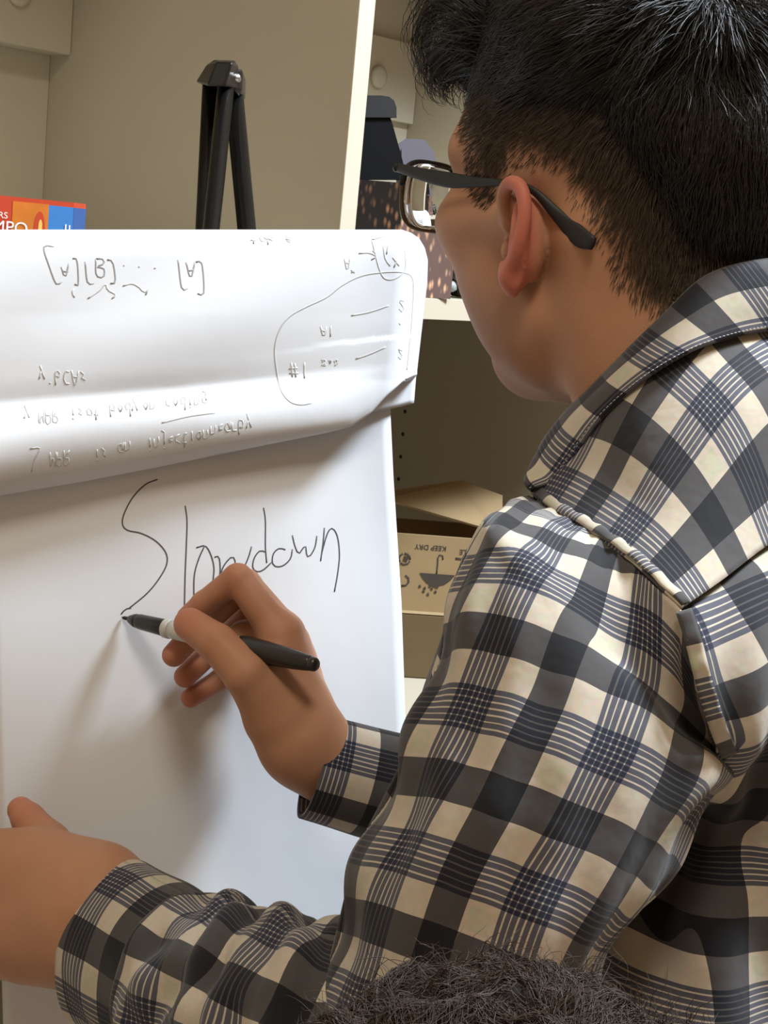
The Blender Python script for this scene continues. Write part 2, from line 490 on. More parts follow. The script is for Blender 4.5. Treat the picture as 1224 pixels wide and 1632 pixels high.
# cap: a tapered hood over the three leg tops
def hood(loop_px, z, dz, name, mt, par):
    bot = [P(x, y, z) for x, y in loop_px]
    return bot
ct = [(330, 103), (345, 97), (371, 98), (380, 104)]
cb = [(312, 131), (330, 138), (358, 137), (378, 142)]
zz = [1.235, 1.200, 1.192, 1.215]
top_f = [P(x, y, z) for (x, y), z in zip(ct, zz)]; bot_f = [P(x, y, z) for (x, y), z in zip(cb, zz)]
top_b = [P(x, y - 1, z + 0.05) for (x, y), z in zip(ct, zz)][::-1]; bot_b = [P(x + 2, y - 2, z + 0.06) for (x, y), z in zip(cb, zz)][::-1]
hv = bot_f + bot_b + top_f + top_b
hf = [[i, (i + 1) % 8, 8 + (i + 1) % 8, 8 + i] for i in range(8)] + [list(range(8))[::-1], list(range(8, 16))]
hd_o = mesh_from('head_cap', hv, hf, M['black_plastic'], easel, False)
bm_ = hd_o.modifiers.new('bevel', 'BEVEL'); bm_.width = 0.0022; bm_.segments = 3; bm_.limit_method = 'ANGLE'; bm_.angle_limit = radians(12)
hb = box('hinge_bracket', P(371, 145, 1.212), P(386, 147, 1.222) - P(371, 145, 1.212), FW * 0.03, P(372, 106, 1.212) - P(371, 145, 1.212), M['black_plastic'], easel, 0.003)
sc = P(377, 124, 1.2115); tube('screw', [sc + FW * 0.004, sc - FW * 0.001, sc - FW * 0.0022], [0.0034, 0.0034, 0.0018], M['steel'], hb, ns=14)
# crossbar and ledge that carry the pad (hidden behind the paper)
bar_c = [on_paper(30, 470, -0.030), on_paper(600, 440, -0.030)]
tube('crossbar', bar_c, 0.008, M['black_metal'], easel, ns=14)

# pad ----------------------------------------------------------------------
pad = empty('flip_chart_pad', None, 'white flip chart pad with pages folded over its top and Slowdown handwritten on it', 'flip chart')
RE = [(360, 640), (650, 622), (760, 627), (960, 640), (1170, 647), (1400, 657), (1750, 675)]
LE = [(360, -34), (1290, -6), (1560, 3), (1632, 5), (1750, 9)]
def sheet(name, off, y0, y1, inset=0, m=60, n=40, wav=0.0015):
    G = np.zeros((m, n, 3))
    for i, y in enumerate(np.linspace(y0, y1, m)):
        xl = lerp_tab(y, LE) + inset; xr = lerp_tab(y, RE) - inset
        for j, s in enumerate(np.linspace(0, 1, n)):
            ww = wav * (sin(3.1 * s + y * 0.006) + 0.6 * sin(7 * s - y * 0.01 + off * 900)) * min(1, abs(y - 500) / 300)
            ww += 0.004 * max(0, s - 0.9) * 10 * sin(y * 0.012 + 0.6) * 0.35
            G[i, j] = on_paper(xl + (xr - xl) * s, y, off + ww)
    return grid(name, G, M['paper'], pad, solid=0.0004, away=True)
sheet_o = sheet('front_sheet', 0.0, 420, 1740)
sheet('under_sheet', -0.004, 425, 1735, 5)
sheet('under_sheet', -0.007, 425, 1730, 8)
bb = [on_paper(lerp_tab(y, LE) + 12 if s == 0 else lerp_tab(y, RE) - 34, y, -0.010) for y, s in ((430, 0), (430, 1), (1722, 1), (1722, 0))]
bb2 = [q - PN * 0.006 for q in bb]
mesh_from('backing_board', bb + bb2, [(0, 1, 2, 3), (7, 6, 5, 4), (0, 4, 5, 1), (1, 5, 6, 2), (2, 6, 7, 3), (3, 7, 4, 0)], M['card'], pad, False)

# folded-over pages
XR = [(366, 640), (371, 655), (380, 668), (395, 677), (415, 682), (450, 681), (520, 673), (590, 665), (640, 661), (800, 655)]
BOT = [(-80, 806), (0, 790), (130, 768), (250, 745), (420, 710), (520, 690), (560, 680), (590, 660), (615, 632), (640, 610), (670, 598)]
CRE = [(-80, 650), (0, 641), (160, 628), (300, 617), (430, 603), (560, 585), (670, 572)]
PROF = [(0.0, 0.022), (0.012, 0.034), (0.03, 0.039), (0.08, 0.0422), (0.2, 0.0440), (0.6, 0.0432), (0.85, 0.039), (1.0, 0.034)]
PROF2 = [(0.0, 0.034), (0.08, 0.0355), (0.22, 0.041), (0.45, 0.045), (0.68, 0.0425), (0.87, 0.034), (1.0, 0.018)]
PROF = cr(PROF, 80); PROF2 = cr(PROF2, 80)
def roll_off(x, y):
    yc = lerp_tab(x, CRE); yb = lerp_tab(x, BOT)
    fade = 1.0 - 0.0 * x
    if y <= yc: o = lerp_tab((y - 366) / (yc - 366), PROF)
    else: o = lerp_tab((y - yc) / max(yb - yc, 1), PROF2)
    k = min(max((x - 330) / 300, 0), 1)
    flat = lerp_tab(min(max((y - 366) / 240, 0), 1), [(0, .018), (.03, .036), (.15, .048), (.5, .046), (1, .036)])
    if y > yc - 40: o = o * (1 - k) + flat * k
    o += 0.0022 * sin(x * 0.013 + y * 0.02) * min(1, max(0, (y - 400) / 100))
    return o * 0.72
def roll_pt(x, y, lift=0.0): return on_paper(x, y, roll_off(x, y) + lift)
nrow, ncol = 84, 120
G = np.zeros((nrow + 10, ncol, 3))
sx = np.concatenate([np.linspace(0, 0.9, 84), np.linspace(0.9, 1.0, 37)[1:]])
for j, s in enumerate(sx):
    for i in range(nrow):
        t = i / (nrow - 1); t = t ** 1.15
        x = -78 + s * (645 + 78)
        for _ in range(3):
            yb = lerp_tab(x, BOT); y = 366 + t * (yb - 366)
            x = -78 + s * (lerp_tab(y, XR) + 78)
        wrap = max(0, (s - 0.93) / 0.07)
        o = roll_off(x, y) * (1 - 0.55 * wrap ** 2) - 0.025 * wrap ** 4
        G[i + 5, j] = on_paper(x, y, o)
    for q in range(5):        # over the top and down the back
        a = (5 - q) / 5
        G[q, j] = on_paper(G_x := -78 + s * (640 + 78), 366 + 2 + 55 * a ** 2, 0.014 * (1 - wrap) - 0.065 * a ** 0.6)
    x = proj(G[nrow + 4, j])[0]; yb = lerp_tab(x, BOT)
    base_o = 0.013 if x < 330 else 0.022
    for q in range(5):        # curl under at the lower edge
        a = (q + 1) / 5
        G[nrow + 5 + q, j] = on_paper(x, yb - 2 - 34 * a ** 1.6, max(0.004, base_o - 0.022 * a ** 0.7 + 0.006 * a))
roll_o = grid('folded_page', G, M['paper'], pad, solid=0.0008, away=True)
# second page under the first, poking out at the lower right corner
BOT2 = [(-80, 780), (420, 690), (560, 664), (604, 655), (640, 648), (661, 642), (670, 642)]
G2 = np.zeros((30, 50, 3))
for j, s in enumerate(np.linspace(0, 1, 50)):
    for i, t in enumerate(np.linspace(0, 1, 30)):
        x = 300 + s * 350
        for _ in range(3):
            yb = lerp_tab(x, BOT2); y = 420 + t * (yb - 420); x = 300 + s * (lerp_tab(y, XR) - 1 - 300)
        G2[i, j] = on_paper(x, y, 0.015 + 0.006 * sin(s * 5 + 1) * t - 0.010 * max(0, s - 0.8) * 5)
grid('folded_page', G2, M['paper'], pad, solid=0.0008, away=True)

from mathutils.bvhtree import BVHTree
def caster(o, lift):
    me = o.data; bvh = BVHTree.FromPolygons([v.co for v in me.vertices], [list(q.vertices) for q in me.polygons])
    def fn(x, y):
        d = P(x, y, 1.0) - CAM
        h = bvh.ray_cast(Vector(CAM), Vector(unit(d)))[0]
        p = np.array(h) if h is not None else on_paper(x, y, 0.03)
        return p + PN * lift
    return fn
# handwriting --------------------------------------------------------------
def strokes(name, lines, fn, rad, mt, parent):
    parts = []
    for ln in lines:
        ln = np.asarray(ln, float)
        n = max(4, int(np.linalg.norm(np.diff(ln, axis=0), axis=1).sum() / 5))
        q = cr(ln, n) if len(ln) > 2 else np.linspace(ln[0], ln[1], n)
        parts.append(tube_data([fn(x, y) for x, y in q], 0.00012, ns=8, flat=rad / 0.00012, upv=PN))
    v, f = join_data(parts)
    return mesh_from(name, v, f, mt, parent)
onp = lambda x, y: on_paper(x, y, 0.0035)
def sheet_pt(x, y):
    xl = lerp_tab(y, LE); xr = lerp_tab(y, RE); s = (x - xl) / (xr - xl)
    ww = 0.0015 * (sin(3.1 * s + y * 0.006) + 0.6 * sin(7 * s - y * 0.01)) * min(1, abs(y - 500) / 300)
    ww += 0.004 * max(0, s - 0.9) * 10 * sin(y * 0.012 + 0.6) * 0.35
    return on_paper(x, y, ww + 0.0006)
word = [
    [(251, 764), (232, 772), (212, 792), (198, 818), (195, 835), (203, 845), (225, 850), (248, 862), (264, 880), (266, 898), (255, 920), (235, 945), (205, 970)],
    [(295, 806), (298, 830), (297, 870), (295, 920), (294, 972)],
    [(313, 873), (327, 870), (336, 884), (341, 905), (339, 930)], [(326, 870), (317, 890), (310, 915), (309, 945), (310, 952)],
    [(342, 888), (349, 888), (351, 908), (349, 928), (355, 905), (366, 890), (372, 888), (375, 897), (373, 915)], [(401, 871), (396, 888), (388, 907)],
    [(420, 809), (423, 830), (423, 870), (425, 897)], [(424, 880), (414, 878), (405, 890), (403, 905), (410, 911), (420, 908), (433, 896)],
    [(455, 876), (445, 874), (436, 882), (434, 896), (440, 903), (452, 901), (463, 890), (466, 875)],
    [(466, 853), (470, 870), (476, 882), (482, 875), (487, 870), (489, 885), (494, 886), (502, 872), (505, 854)],
    [(517, 841), (515, 865), (511, 894)], [(513, 880), (522, 850), (530, 842), (538, 856), (541, 885), (538, 915), (533, 943)],
    [(209, 969), (200, 971), (193, 979)],
]
strokes('handwritten_word', word, caster(sheet_o, 0.00012), 0.00050, M['ink'], pad)

# stroke font for the faint notes that show through the folded pages
SF = {
 'A': [[(0, 0), (.5, 1), (1, 0)], [(.2, .4), (.8, .4)]], 'B': [[(0, 0), (0, 1), (.7, .9), (.6, .55), (0, .5), (.8, .3), (.6, 0), (0, 0)]],
 'C': [[(.9, .9), (.4, 1), (0, .5), (.3, 0), (.9, .1)]], 'H': [[(0, 0), (0, 1)], [(1, 0), (1, 1)], [(0, .5), (1, .5)]],
 'M': [[(0, 0), (.1, 1), (.5, .3), (.9, 1), (1, 0)]], 'P': [[(0, 0), (0, 1), (.8, .9), (.7, .5), (0, .45)]], 'R': [[(0, 0), (0, 1), (.8, .9), (.7, .55), (0, .5), (.9, 0)]],
 'N': [[(0, 0), (0, 1), (.9, 0), (.9, 1)]], 'D': [[(0, 0), (0, 1), (.7, .9), (.9, .4), (.6, 0), (0, 0)]], 'O': [[(.5, 1), (0, .5), (.5, 0), (1, .5), (.5, 1)]],
 'a': [[(.9, .6), (.3, .6), (0, .25), (.4, 0), (.8, .3), (.9, .6), (1, 0)]], 'b': [[(0, 1), (0, 0), (.7, .1), (.7, .5), (0, .4)]],
 'c': [[(.8, .55), (.2, .5), (.1, .1), (.8, 0)]], 'd': [[(.9, 1), (.9, 0), (.2, .05), (.2, .5), (.9, .45)]], 'e': [[(.1, .3), (.8, .35), (.5, .6), (.1, .3), (.4, 0), (.9, .1)]],
 'g': [[(.8, .5), (.2, .5), (.2, .1), (.8, .1), (.8, .5), (.7, -.4), (.1, -.4)]], 'i': [[(.5, 0), (.5, .6)], [(.5, .8), (.55, .85)]], 'j': [[(.6, .6), (.6, -.3), (.1, -.4)], [(.6, .8), (.65, .85)]],
 'n': [[(0, 0), (0, .6), (.5, .6), (.8, .4), (.8, 0)]], 'o': [[(.5, .6), (.1, .3), (.5, 0), (.9, .3), (.5, .6)]], 'r': [[(.1, 0), (.1, .6), (.8, .55)]],
 's': [[(.8, .6), (.2, .5), (.7, .25), (.1, 0)]], 't': [[(.4, 1), (.4, 0), (.8, 0)], [(0, .6), (.8, .6)]], 'y': [[(0, .6), (.4, .1)], [(.9, .6), (.2, -.4)]],
 'x': [[(0, 0), (.9, .6)], [(0, .6), (.9, 0)]], '[': [[(.6, 1.1), (0, 1.1), (.1, -.1), (.7, -.1)]], ']': [[(.2, 1.1), (.8, 1.1), (.8, -.1), (.2, -.1)]],
 '.': [[(.4, 0), (.5, .1)]], '1': [[(.5, 0), (.5, 1)]], '#': [[(.3, 0), (.4, 1)], [(.7, 0), (.8, 1)], [(0, .35), (1, .35)], [(0, .65), (1, .65)]],
 '>': [[(0, .5), (1, .5)], [(.6, .8), (1, .5), (.6, .2)]], '2': [[(0, .8), (.5, 1), (.8, .7), (0, 0), (.9, 0)]], ',': [[(.5, .1), (.3, -.2)]], "'": [[(.5, 1), (.4, .8)]], '8': [[(.5, .5), (.1, .75), (.5, 1), (.9, .75), (.1, .25), (.5, 0), (.9, .25), (.5, .5)]],
}
def note(text, x, y, w, h, slope=0.0, flip=-1, jit=0.06):
    """lines in pixels of the photo; flip=-1 draws the text upside down"""
    out = []
    for i, ch in enumerate(text):
        cx = x + i * w * 1.25
        for ln in SF.get(ch, []):
            out.append([(cx + (a + random.uniform(-jit, jit)) * w, y + slope * (cx + a * w - x) - flip * (b + random.uniform(-jit, jit)) * h) for a, b in ln])
    return out
rp = caster(roll_o, 0.00012)
brk = [[(86, 393), (70, 394), (78, 422), (90, 452), (99, 448)], [(98, 425), (104, 441), (110, 420)], [(101, 433), (109, 432)], [(116, 412), (123, 415), (125, 452), (119, 453)],
       [(136, 417), (140, 450), (150, 451)], [(153, 413), (154, 438), (165, 441), (166, 428), (154, 425), (166, 420), (163, 412), (153, 413)], [(171, 414), (180, 418), (184, 448), (176, 452)],
       [(284, 414), (290, 459), (299, 459)], [(297, 418), (304, 442), (311, 418)], [(300, 432), (309, 430)], [(312, 418), (322, 420), (325, 466), (315, 468)]]
strokes('bracket_note', brk, rp, 0.00055, M['grey_ink'], pad)['kind'] = 'stuff'
faint = [[(197, 423), (199, 423)], [(221, 424), (223, 426)], [(246, 428), (249, 426)],
         [(118, 460), (115, 466), (119, 474)], [(140, 476), (160, 462), (168, 452), (172, 462), (185, 470), (178, 476)], [(196, 456), (210, 452), (222, 458), (230, 466), (238, 458), (232, 470)]]
faint += note('table', 400, 374, 11, 15, 0.06)
faint += note('A', 549, 411, 9, 20) + note('x', 560, 430, 6, 8) + [[(572, 404), (588, 403), (600, 408)], [(594, 399), (601, 408), (592, 414)]]
faint += [[(592, 382), (635, 376), (645, 430), (612, 443), (592, 382)], [(611, 392), (614, 412), (622, 424)], [(619, 390), (616, 405)], [(626, 410), (636, 424)], [(634, 412), (628, 426)]]
faint += [[(497, 642), (480, 645), (462, 640), (448, 622), (441, 590), (438, 555), (446, 525), (462, 504), (488, 489), (520, 474), (545, 455), (575, 440), (610, 434), (640, 434), (656, 442), (658, 470), (655, 520), (648, 590)]]
faint += [[(560, 503), (590, 497), (620, 487)], [(567, 572), (590, 564), (615, 553)]]
faint += note('A1', 511, 520, 9, 16) + note('#1', 461, 578, 14, 24, 0) + note('8o8', 512, 572, 8, 12) + note('2', 636, 480, 9, 16) + note('2', 634, 558, 8, 14) + [[(636, 515), (638, 518)]]
faint += note("y'bCAs", 62, 590, 10.5, 22, 0.02)
for wd, wx, wy in (('y', 38, 655), ('MPR', 62, 655), ('is', 112, 651), ('at', 138, 650), ('body', 176, 645), ('on', 228, 640), ('coding', 264, 636)):
    faint += note(wd, wx, wy, 9.2, 20, -0.07)
faint += [[(258, 674), (300, 664), (343, 658)]]
for wd, wx, wy in (('I', 48, 724), ('MPR', 80, 722), ('is', 150, 716), ('an', 188, 706), ('injection', 234, 700), ('nearby', 336, 678)):
    faint += note(wd, wx, wy, 9.0, 23, -0.16)
faint += [[(48, 715), (64, 714), (56, 730), (50, 752)]]
strokes('faint_notes', faint, rp, 0.00048, M['faint'], pad)['kind'] = 'stuff'

# =================================================================== things on the shelves
def plate(name, pts, mt, parent, th=0.0004, nrm=None):
    """flat printed patch: polygon (3D points) with a tiny thickness"""
    pts = [np.asarray(q) for q in pts]; n = len(pts)
    nn = unit(np.cross(pts[1] - pts[0], pts[2] - pts[0])) if nrm is None else nrm
    if nn @ (CAM - pts[0]) < 0: nn = -nn
    a = [q + nn * th for q in pts]
    return mesh_from(name, a + pts, [list(range(n)), list(range(n, 2 * n))[::-1]] + [[i, n + i, n + (i + 1) % n, (i + 1) % n] for i in range(n)], mt, parent, False)
def text_mesh(name, body, origin, ex, ey, size, mt, parent, bold=0.0):
    cu = bpy.data.curves.new('t', 'FONT'); cu.body = body; cu.size = 1.0; cu.offset = bold
    t = bpy.data.objects.new('t', cu); COL.objects.link(t)
    dg = bpy.context.evaluated_depsgraph_get(); me = bpy.data.meshes.new_from_object(t.evaluated_get(dg))
    bpy.data.objects.remove(t); bpy.data.curves.remove(cu)
    v = np.array([q.co for q in me.vertices]); f = [list(q.vertices) for q in me.polygons]; bpy.data.meshes.remove(me)
    pts = origin + v[:, :1] * size * ex + v[:, 1:2] * size * ey
    return mesh_from(name, pts, f, mt, parent, False)

M['red'] = mat('red_print', (0.50, 0.055, 0.022), 0.4, 0.15, 60)
M['orange'] = mat('orange_print', (0.56, 0.17, 0.022), 0.4, 0.25, 50)
M['blue'] = mat('blue_print', (0.045, 0.20, 0.55), 0.4, 0.15, 60)
M['blue_side'] = mat('blue_print_side', (0.03, 0.09, 0.28), 0.4, 0.15, 60)  # darker blue for the side face of the box
M['white_print'] = mat('white_print', (0.85, 0.82, 0.8), 0.5)
# red and blue packet lying on the left shelf
zb = 1.42
pk = empty('printed_box', None, 'red and blue printed cardboard box on the shelf left of the easel', 'box')
fr0, fr1, fr2 = P(-60, 305, zb), P(118, 323, zb + 0.03), P(137, 326, zb + 0.07)
hb_ = fr1[2] - (ztop + 0.0005)
nz = -ZZ * hb_
def q4(a, b, c0, c1, d0=0, d1=1): return [a + (b - a) * c0 + nz * d0, a + (b - a) * c1 + nz * d0, a + (b - a) * c1 + nz * d1, a + (b - a) * c0 + nz * d1]
fr0[2] = fr1[2]; fr2[2] = fr1[2]
back = (fr2 - fr1)
bv = [fr0, fr1, fr1 + back, fr0 + back]; bv = bv + [q + nz for q in bv]
mesh_from('carton', bv, [(0, 1, 2, 3), (7, 6, 5, 4), (0, 4, 5, 1), (1, 5, 6, 2), (2, 6, 7, 3), (3, 7, 4, 0)], M['red'], pk, False)
kk = 138 / 178; vis = 0.0265 / hb_
plate('orange_panel', q4(fr0, fr1, 0.45, kk, 0.06), M['orange'], pk)
plate('blue_panel', q4(fr0, fr1, kk, 1.0, 0.07), M['blue'], pk)
plate('blue_panel', q4(fr1, fr2, 0, 1.0, 0.07), M['blue_side'], pk)
arch = [fr0 + (fr1 - fr0) * (0.645 + 0.055 * (1 + cos(t)) * 0.95) + nz * vis * (1.15 - 0.72 * sin(t)) for t in np.linspace(0, pi, 14)]
plate('red_arch', arch, M['red'], pk, 0.0007)
fig = [fr0 + (fr1 - fr0) * a + nz * b * vis for a, b in ((0.69, .84), (.70, .72), (.712, .72), (.722, .84), (.725, 1.3), (.685, 1.3))]
plate('gold_figure', fig, mat('gold_print', (0.8, 0.5, 0.12), 0.4), pk, 0.001)
ex = unit(fr1 - fr0)
text_mesh('white_lettering', 'OURS', fr0 + ex * 0.021 + nz * vis * 0.80 - FW * 0.0012, ex, ZZ, 0.0085, M['white_print'], pk)
text_mesh('white_lettering', 'LAMPO', fr0 + ex * 0.010 + nz * vis * 1.30 - FW * 0.0012, ex, ZZ, 0.016, M['white_print'], pk)
for a, h0 in ((0.93, .80), (.965, .82)):
    plate('white_mark', q4(fr0, fr1, a, a + 0.012, h0 * vis, 1.3 * vis), M['white_print'], pk, 0.001)

# carton with city-lights print on the upper shelf
def bokeh_material(name, base, dens, tint):
    m = mat(name, base, 0.35, 0.3, 14)
    N, Lk = nodes_of(m); b = N['Principled BSDF']; src = b.inputs['Base Color'].links[0].from_socket
    tc = N.new('ShaderNodeTexCoord'); mp = N.new('ShaderNodeMapping'); mp.inputs['Scale'].default_value = (150, 150, 62)
    Lk.new(tc.outputs['Object'], mp.inputs[0])
    vo = N.new('ShaderNodeTexVoronoi'); vo.inputs['Scale'].default_value = 1.0; Lk.new(mp.outputs[0], vo.inputs['Vector'])
    rp_ = ramp_node(N, [(0.0, (1, 1, 1)), (0.42, (0, 0, 0))], False); Lk.new(vo.outputs['Distance'], rp_.inputs[0])
    no = N.new('ShaderNodeTexNoise'); no.inputs['Scale'].default_value = 24; Lk.new(tc.outputs['Object'], no.inputs['Vector'])
    r2 = ramp_node(N, [(0.36, (0, 0, 0)), (0.52, (1, 1, 1))], False); Lk.new(no.outputs['Fac'], r2.inputs[0])
    ml = N.new('ShaderNodeMath'); ml.operation = 'MULTIPLY'; Lk.new(rp_.outputs[0], ml.inputs[0]); Lk.new(r2.outputs[0], ml.inputs[1])
    ms = N.new('ShaderNodeMath'); ms.operation = 'MULTIPLY'; ms.inputs[1].default_value = dens; Lk.new(ml.outputs[0], ms.inputs[0])
    mx = N.new('ShaderNodeMix'); mx.data_type = 'RGBA'; mx.inputs[7].default_value = (*tint, 1)
    Lk.new(ms.outputs[0], mx.inputs[0]); Lk.new(src, mx.inputs[6]); Lk.new(mx.outputs[2], b.inputs['Base Color'])
    return m
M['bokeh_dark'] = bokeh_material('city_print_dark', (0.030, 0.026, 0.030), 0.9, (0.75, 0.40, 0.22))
M['bokeh'] = bokeh_material('city_print', (0.13, 0.082, 0.072), 1.0, (0.85, 0.50, 0.30))
M['black_card'] = mat('black_card', (0.004, 0.004, 0.006), 0.8, spec=0.15)
M['grey_card'] = mat('dark_grey_card', (0.012, 0.012, 0.014), 0.8)
M['lavender'] = mat('lavender_plastic', (0.11, 0.10, 0.13), 0.6)
carton = empty('photo_print_carton', None, 'open black carton printed with orange city lights on the upper shelf', 'box')
zs = ztop + 0.0005
def on_shelf(px, py, z): return hit(px, py, np.array([0, 0, z]), ZZ)
cR = P(718, 472, 1.80); cR[2] = zs            # lower right front corner
e1 = unit(P(718, 472, 1.80) - P(614, 462, 1.745)); e1[2] = 0; e1 = unit(e1)
cM = cR - e1 * 0.083
e2 = unit(np.array([-e1[1], e1[0], 0]))       # going back
eL = unit(-e1 * 0.55 + e2 * 0.83)
# top height from pixel row 288 at the middle corner
tz = P(614, 290, ((cM - CAM) @ FW))[2]
hC = tz - zs
A0, A1 = cM, cR
bk = eL * 0.10
prism = [A0, A1, A1 + bk, A0 + bk]
topv = [q + ZZ * hC for q in prism]
mesh_from('front_face', [A0, A1, A1 + ZZ * hC, A0 + ZZ * hC] + [q + e2 * 0.002 for q in (A0, A1, A1 + ZZ * hC, A0 + ZZ * hC)],
          [(0, 1, 2, 3), (7, 6, 5, 4), (0, 4, 5, 1), (1, 5, 6, 2), (2, 6, 7, 3), (3, 7, 4, 0)], M['bokeh'], carton, False)
mesh_from('side_face', [A0 + bk, A0, A0 + ZZ * hC, A0 + bk + ZZ * hC] + [q + e1 * 0.002 for q in (A0 + bk, A0, A0 + ZZ * hC, A0 + bk + ZZ * hC)],
          [(0, 1, 2, 3), (7, 6, 5, 4), (0, 4, 5, 1), (1, 5, 6, 2), (2, 6, 7, 3), (3, 7, 4, 0)], M['bokeh_dark'], carton, False)
mesh_from('rear_face', [A1, A1 + bk, A1 + bk + ZZ * hC, A1 + ZZ * hC] + [A1 + bk, A0 + bk, A0 + bk + ZZ * hC, A1 + bk + ZZ * hC], [(0, 1, 2, 3), (4, 5, 6, 7)], M['black_card'], carton, False)
# standing flap: trapezoid with rounded tab
zf = ((A0 + bk * 0.9 - CAM) @ FW)
fp = [(556, 287), (649, 287), (640, 250), (626, 200), (622, 188), (556, 187)]
flp = [P(x, y, zf + 0.004) for x, y in fp]; plate('standing_flap', flp, M['black_card'], carton, 0.0025)
rt_ = [(556, 188), (632, 188), (632, 172), (628, 161), (620, 155), (608, 153), (556, 153)]
plate('flap_tab', [P(x, y, zf + 0.001) for x, y in rt_], M['grey_card'], carton, 0.0025)
# lavender folder behind the carton
lf = empty('lavender_folder', None, 'grey lavender folder leaning behind the city lights carton', 'folder')
za = 1.90
fpts = [(640, 470), (640, 232), (655, 222), (676, 224), (690, 240), (705, 300), (712, 470)]
fp3 = [P(x, y, za) for x, y in fpts]
for q in fp3[:1] + fp3[-1:]: q[2] = zs
plate('cover', fp3, M['lavender'], lf, 0.004)
plate('back_cover', [q + e2 * 0.012 for q in fp3], M['lavender'], lf, 0.003)
# dark leafy clutter at the right end: bag of small stones / scrap
M['scrap_dark'] = mat('dark_green_scrap', (0.03, 0.035, 0.025), 0.4, 0.5, 90)
M['scrap_light'] = mat('pale_scrap', (0.30, 0.33, 0.33), 0.35, 0.3, 90)
bag = empty('bag_of_trinkets', None, 'small dark green crumpled bag at the right of the city lights carton', 'bag')
bc = P(752, 440, 1.90); bc[2] = zs
nu, nv = 26, 40
GB = np.zeros((nu, nv, 3))
for i in range(nu):
    t = i / (nu - 1); rr = 0.036 * (sin(pi * min(1, 0.12 + 0.86 * t)) ** 0.6)
    for j in range(nv):
        a = 2 * pi * j / nv
        r_ = rr * (1 + 0.13 * sin(5 * a + 9 * t) + 0.10 * sin(11 * a - 16 * t) + 0.06 * sin(23 * a + 31 * t))
        GB[i, j] = bc + np.array([r_ * cos(a), r_ * sin(a), 0.001 + 0.075 * t])
grid('sack', GB, M['scrap_dark'], bag, closed=True)
for i in range(7):
    a = rng.uniform(0, 2 * pi); c = bc + np.array([-0.026 + 0.01 * cos(a), -0.03 + 0.008 * sin(a), 0.008 + i * 0.006])
    v, f = tube_data([c - ZZ * 0.006, c - ZZ * 0.003, c + ZZ * 0.003, c + ZZ * 0.006], [0.002, 0.007, 0.006, 0.002], ns=9)
    mesh_from('pebble', v + rng.normal(0, 0.0008, v.shape), f, M['scrap_light'] if i % 2 else M['scrap_dark'], bag)

# cardboard cartons on the lower shelf ------------------------------------
zl = zlow_p + 0.0005
e1c = unit(RT * cos(0.10) + FW * sin(0.10)); e1c[2] = 0; e1c = unit(e1c)
e2c = np.array([-e1c[1], e1c[0], 0])
cb0 = hit(602, 1077, np.array([0, 0, zl]), ZZ)
ZC = (cb0 - CAM) @ FW
def up_to(py, x=640): return P(x, py, ZC)[2]
h1 = up_to(974) - zl; h2 = up_to(843) - up_to(974)
wc, dc = 0.175, 0.12
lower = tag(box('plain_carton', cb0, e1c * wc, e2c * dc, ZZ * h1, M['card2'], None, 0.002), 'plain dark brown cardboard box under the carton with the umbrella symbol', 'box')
up = empty('umbrella_carton', None, 'open cardboard carton printed with an upside-down umbrella symbol on the lower shelf', 'box')
b0 = cb0 + ZZ * (h1 + 0.0005)
tk = 0.003
box('front_wall', b0, e1c * wc, e2c * tk, ZZ * h2, M['card'], up, 0.0008)
box('rear_wall', b0 + e2c * (dc - tk), e1c * wc, e2c * tk, ZZ * h2, M['card'], up, 0.0008)
box('side_wall', b0 + e2c * tk, e1c * tk, e2c * (dc - 2 * tk), ZZ * h2, M['card'], up, 0.0008)
box('side_wall', b0 + e2c * tk + e1c * (wc - tk), e1c * tk, e2c * (dc - 2 * tk), ZZ * h2, M['card'], up, 0.0008)
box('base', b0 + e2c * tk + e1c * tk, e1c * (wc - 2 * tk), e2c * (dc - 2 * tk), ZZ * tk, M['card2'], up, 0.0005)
box('packing_tape', b0 - e2c * 0.0005 + ZZ * 0.0005, e1c * wc, e2c * 0.0005, ZZ * 0.004, M['tape'], up, 0)
# raised flap
fA = P(606, 796, ZC - 0.002); fB = P(800, 852, ZC + 0.004); fC = P(800, 792, ZC + 0.10); fD = P(735, 768, ZC + 0.115); fE = P(606, 786, ZC + 0.09)
plate('top_flap', [fA, fB, fC, fD, fE], M['card'], up, 0.003)
# carton print
fn_ = -e2c
def cp(x, y):      # pixel onto the carton's front
    return hit(x, y, b0 - e2c * 0.0006, e2c)
umb = [(669, 913), (725, 917), (718, 925), (708, 932), (699, 934), (698, 938), (694, 937), (690, 935), (680, 929), (673, 921)]
plate('umbrella_symbol', [cp(x, y) for x, y in umb], M['print'], up, 0.0003, fn_)
strokes('umbrella_handle', [[(696, 915), (698, 895), (698, 887), (702, 884), (706, 886), (706, 892)]], cp, 0.0010, M['print'], up)
drops = [(668, 934), (676, 937), (684, 934), (693, 943), (674, 942), (681, 947), (687, 938)]
for x, y in drops:
    plate('rain_drop', [cp(x - 1.5, y), cp(x + 2, y - 2.5), cp(x + 3, y + 2), cp(x, y + 3)], M['print'], up, 0.0003, fn_)
arcp = lambda cx, cy, r, a0, a1: [(cx + r * cos(a), cy + r * sin(a)) for a in np.linspace(a0, a1, 10)]
strokes('recycling_symbol', [arcp(645, 891, 9, 0.4, 2.4), arcp(645, 891, 9, 2.6, 4.4), arcp(645, 891, 9, 4.7, 6.4)], cp, 0.0013, M['print'], up)
plate('recycling_symbol', [cp(644, 886), cp(652, 888), cp(648, 896), cp(642, 894)], M['print'], up, 0.0003, fn_)
strokes('recycling_symbol', [arcp(643, 925, 9, -1.2, 1.9)], cp, 0.0013, M['print'], up)
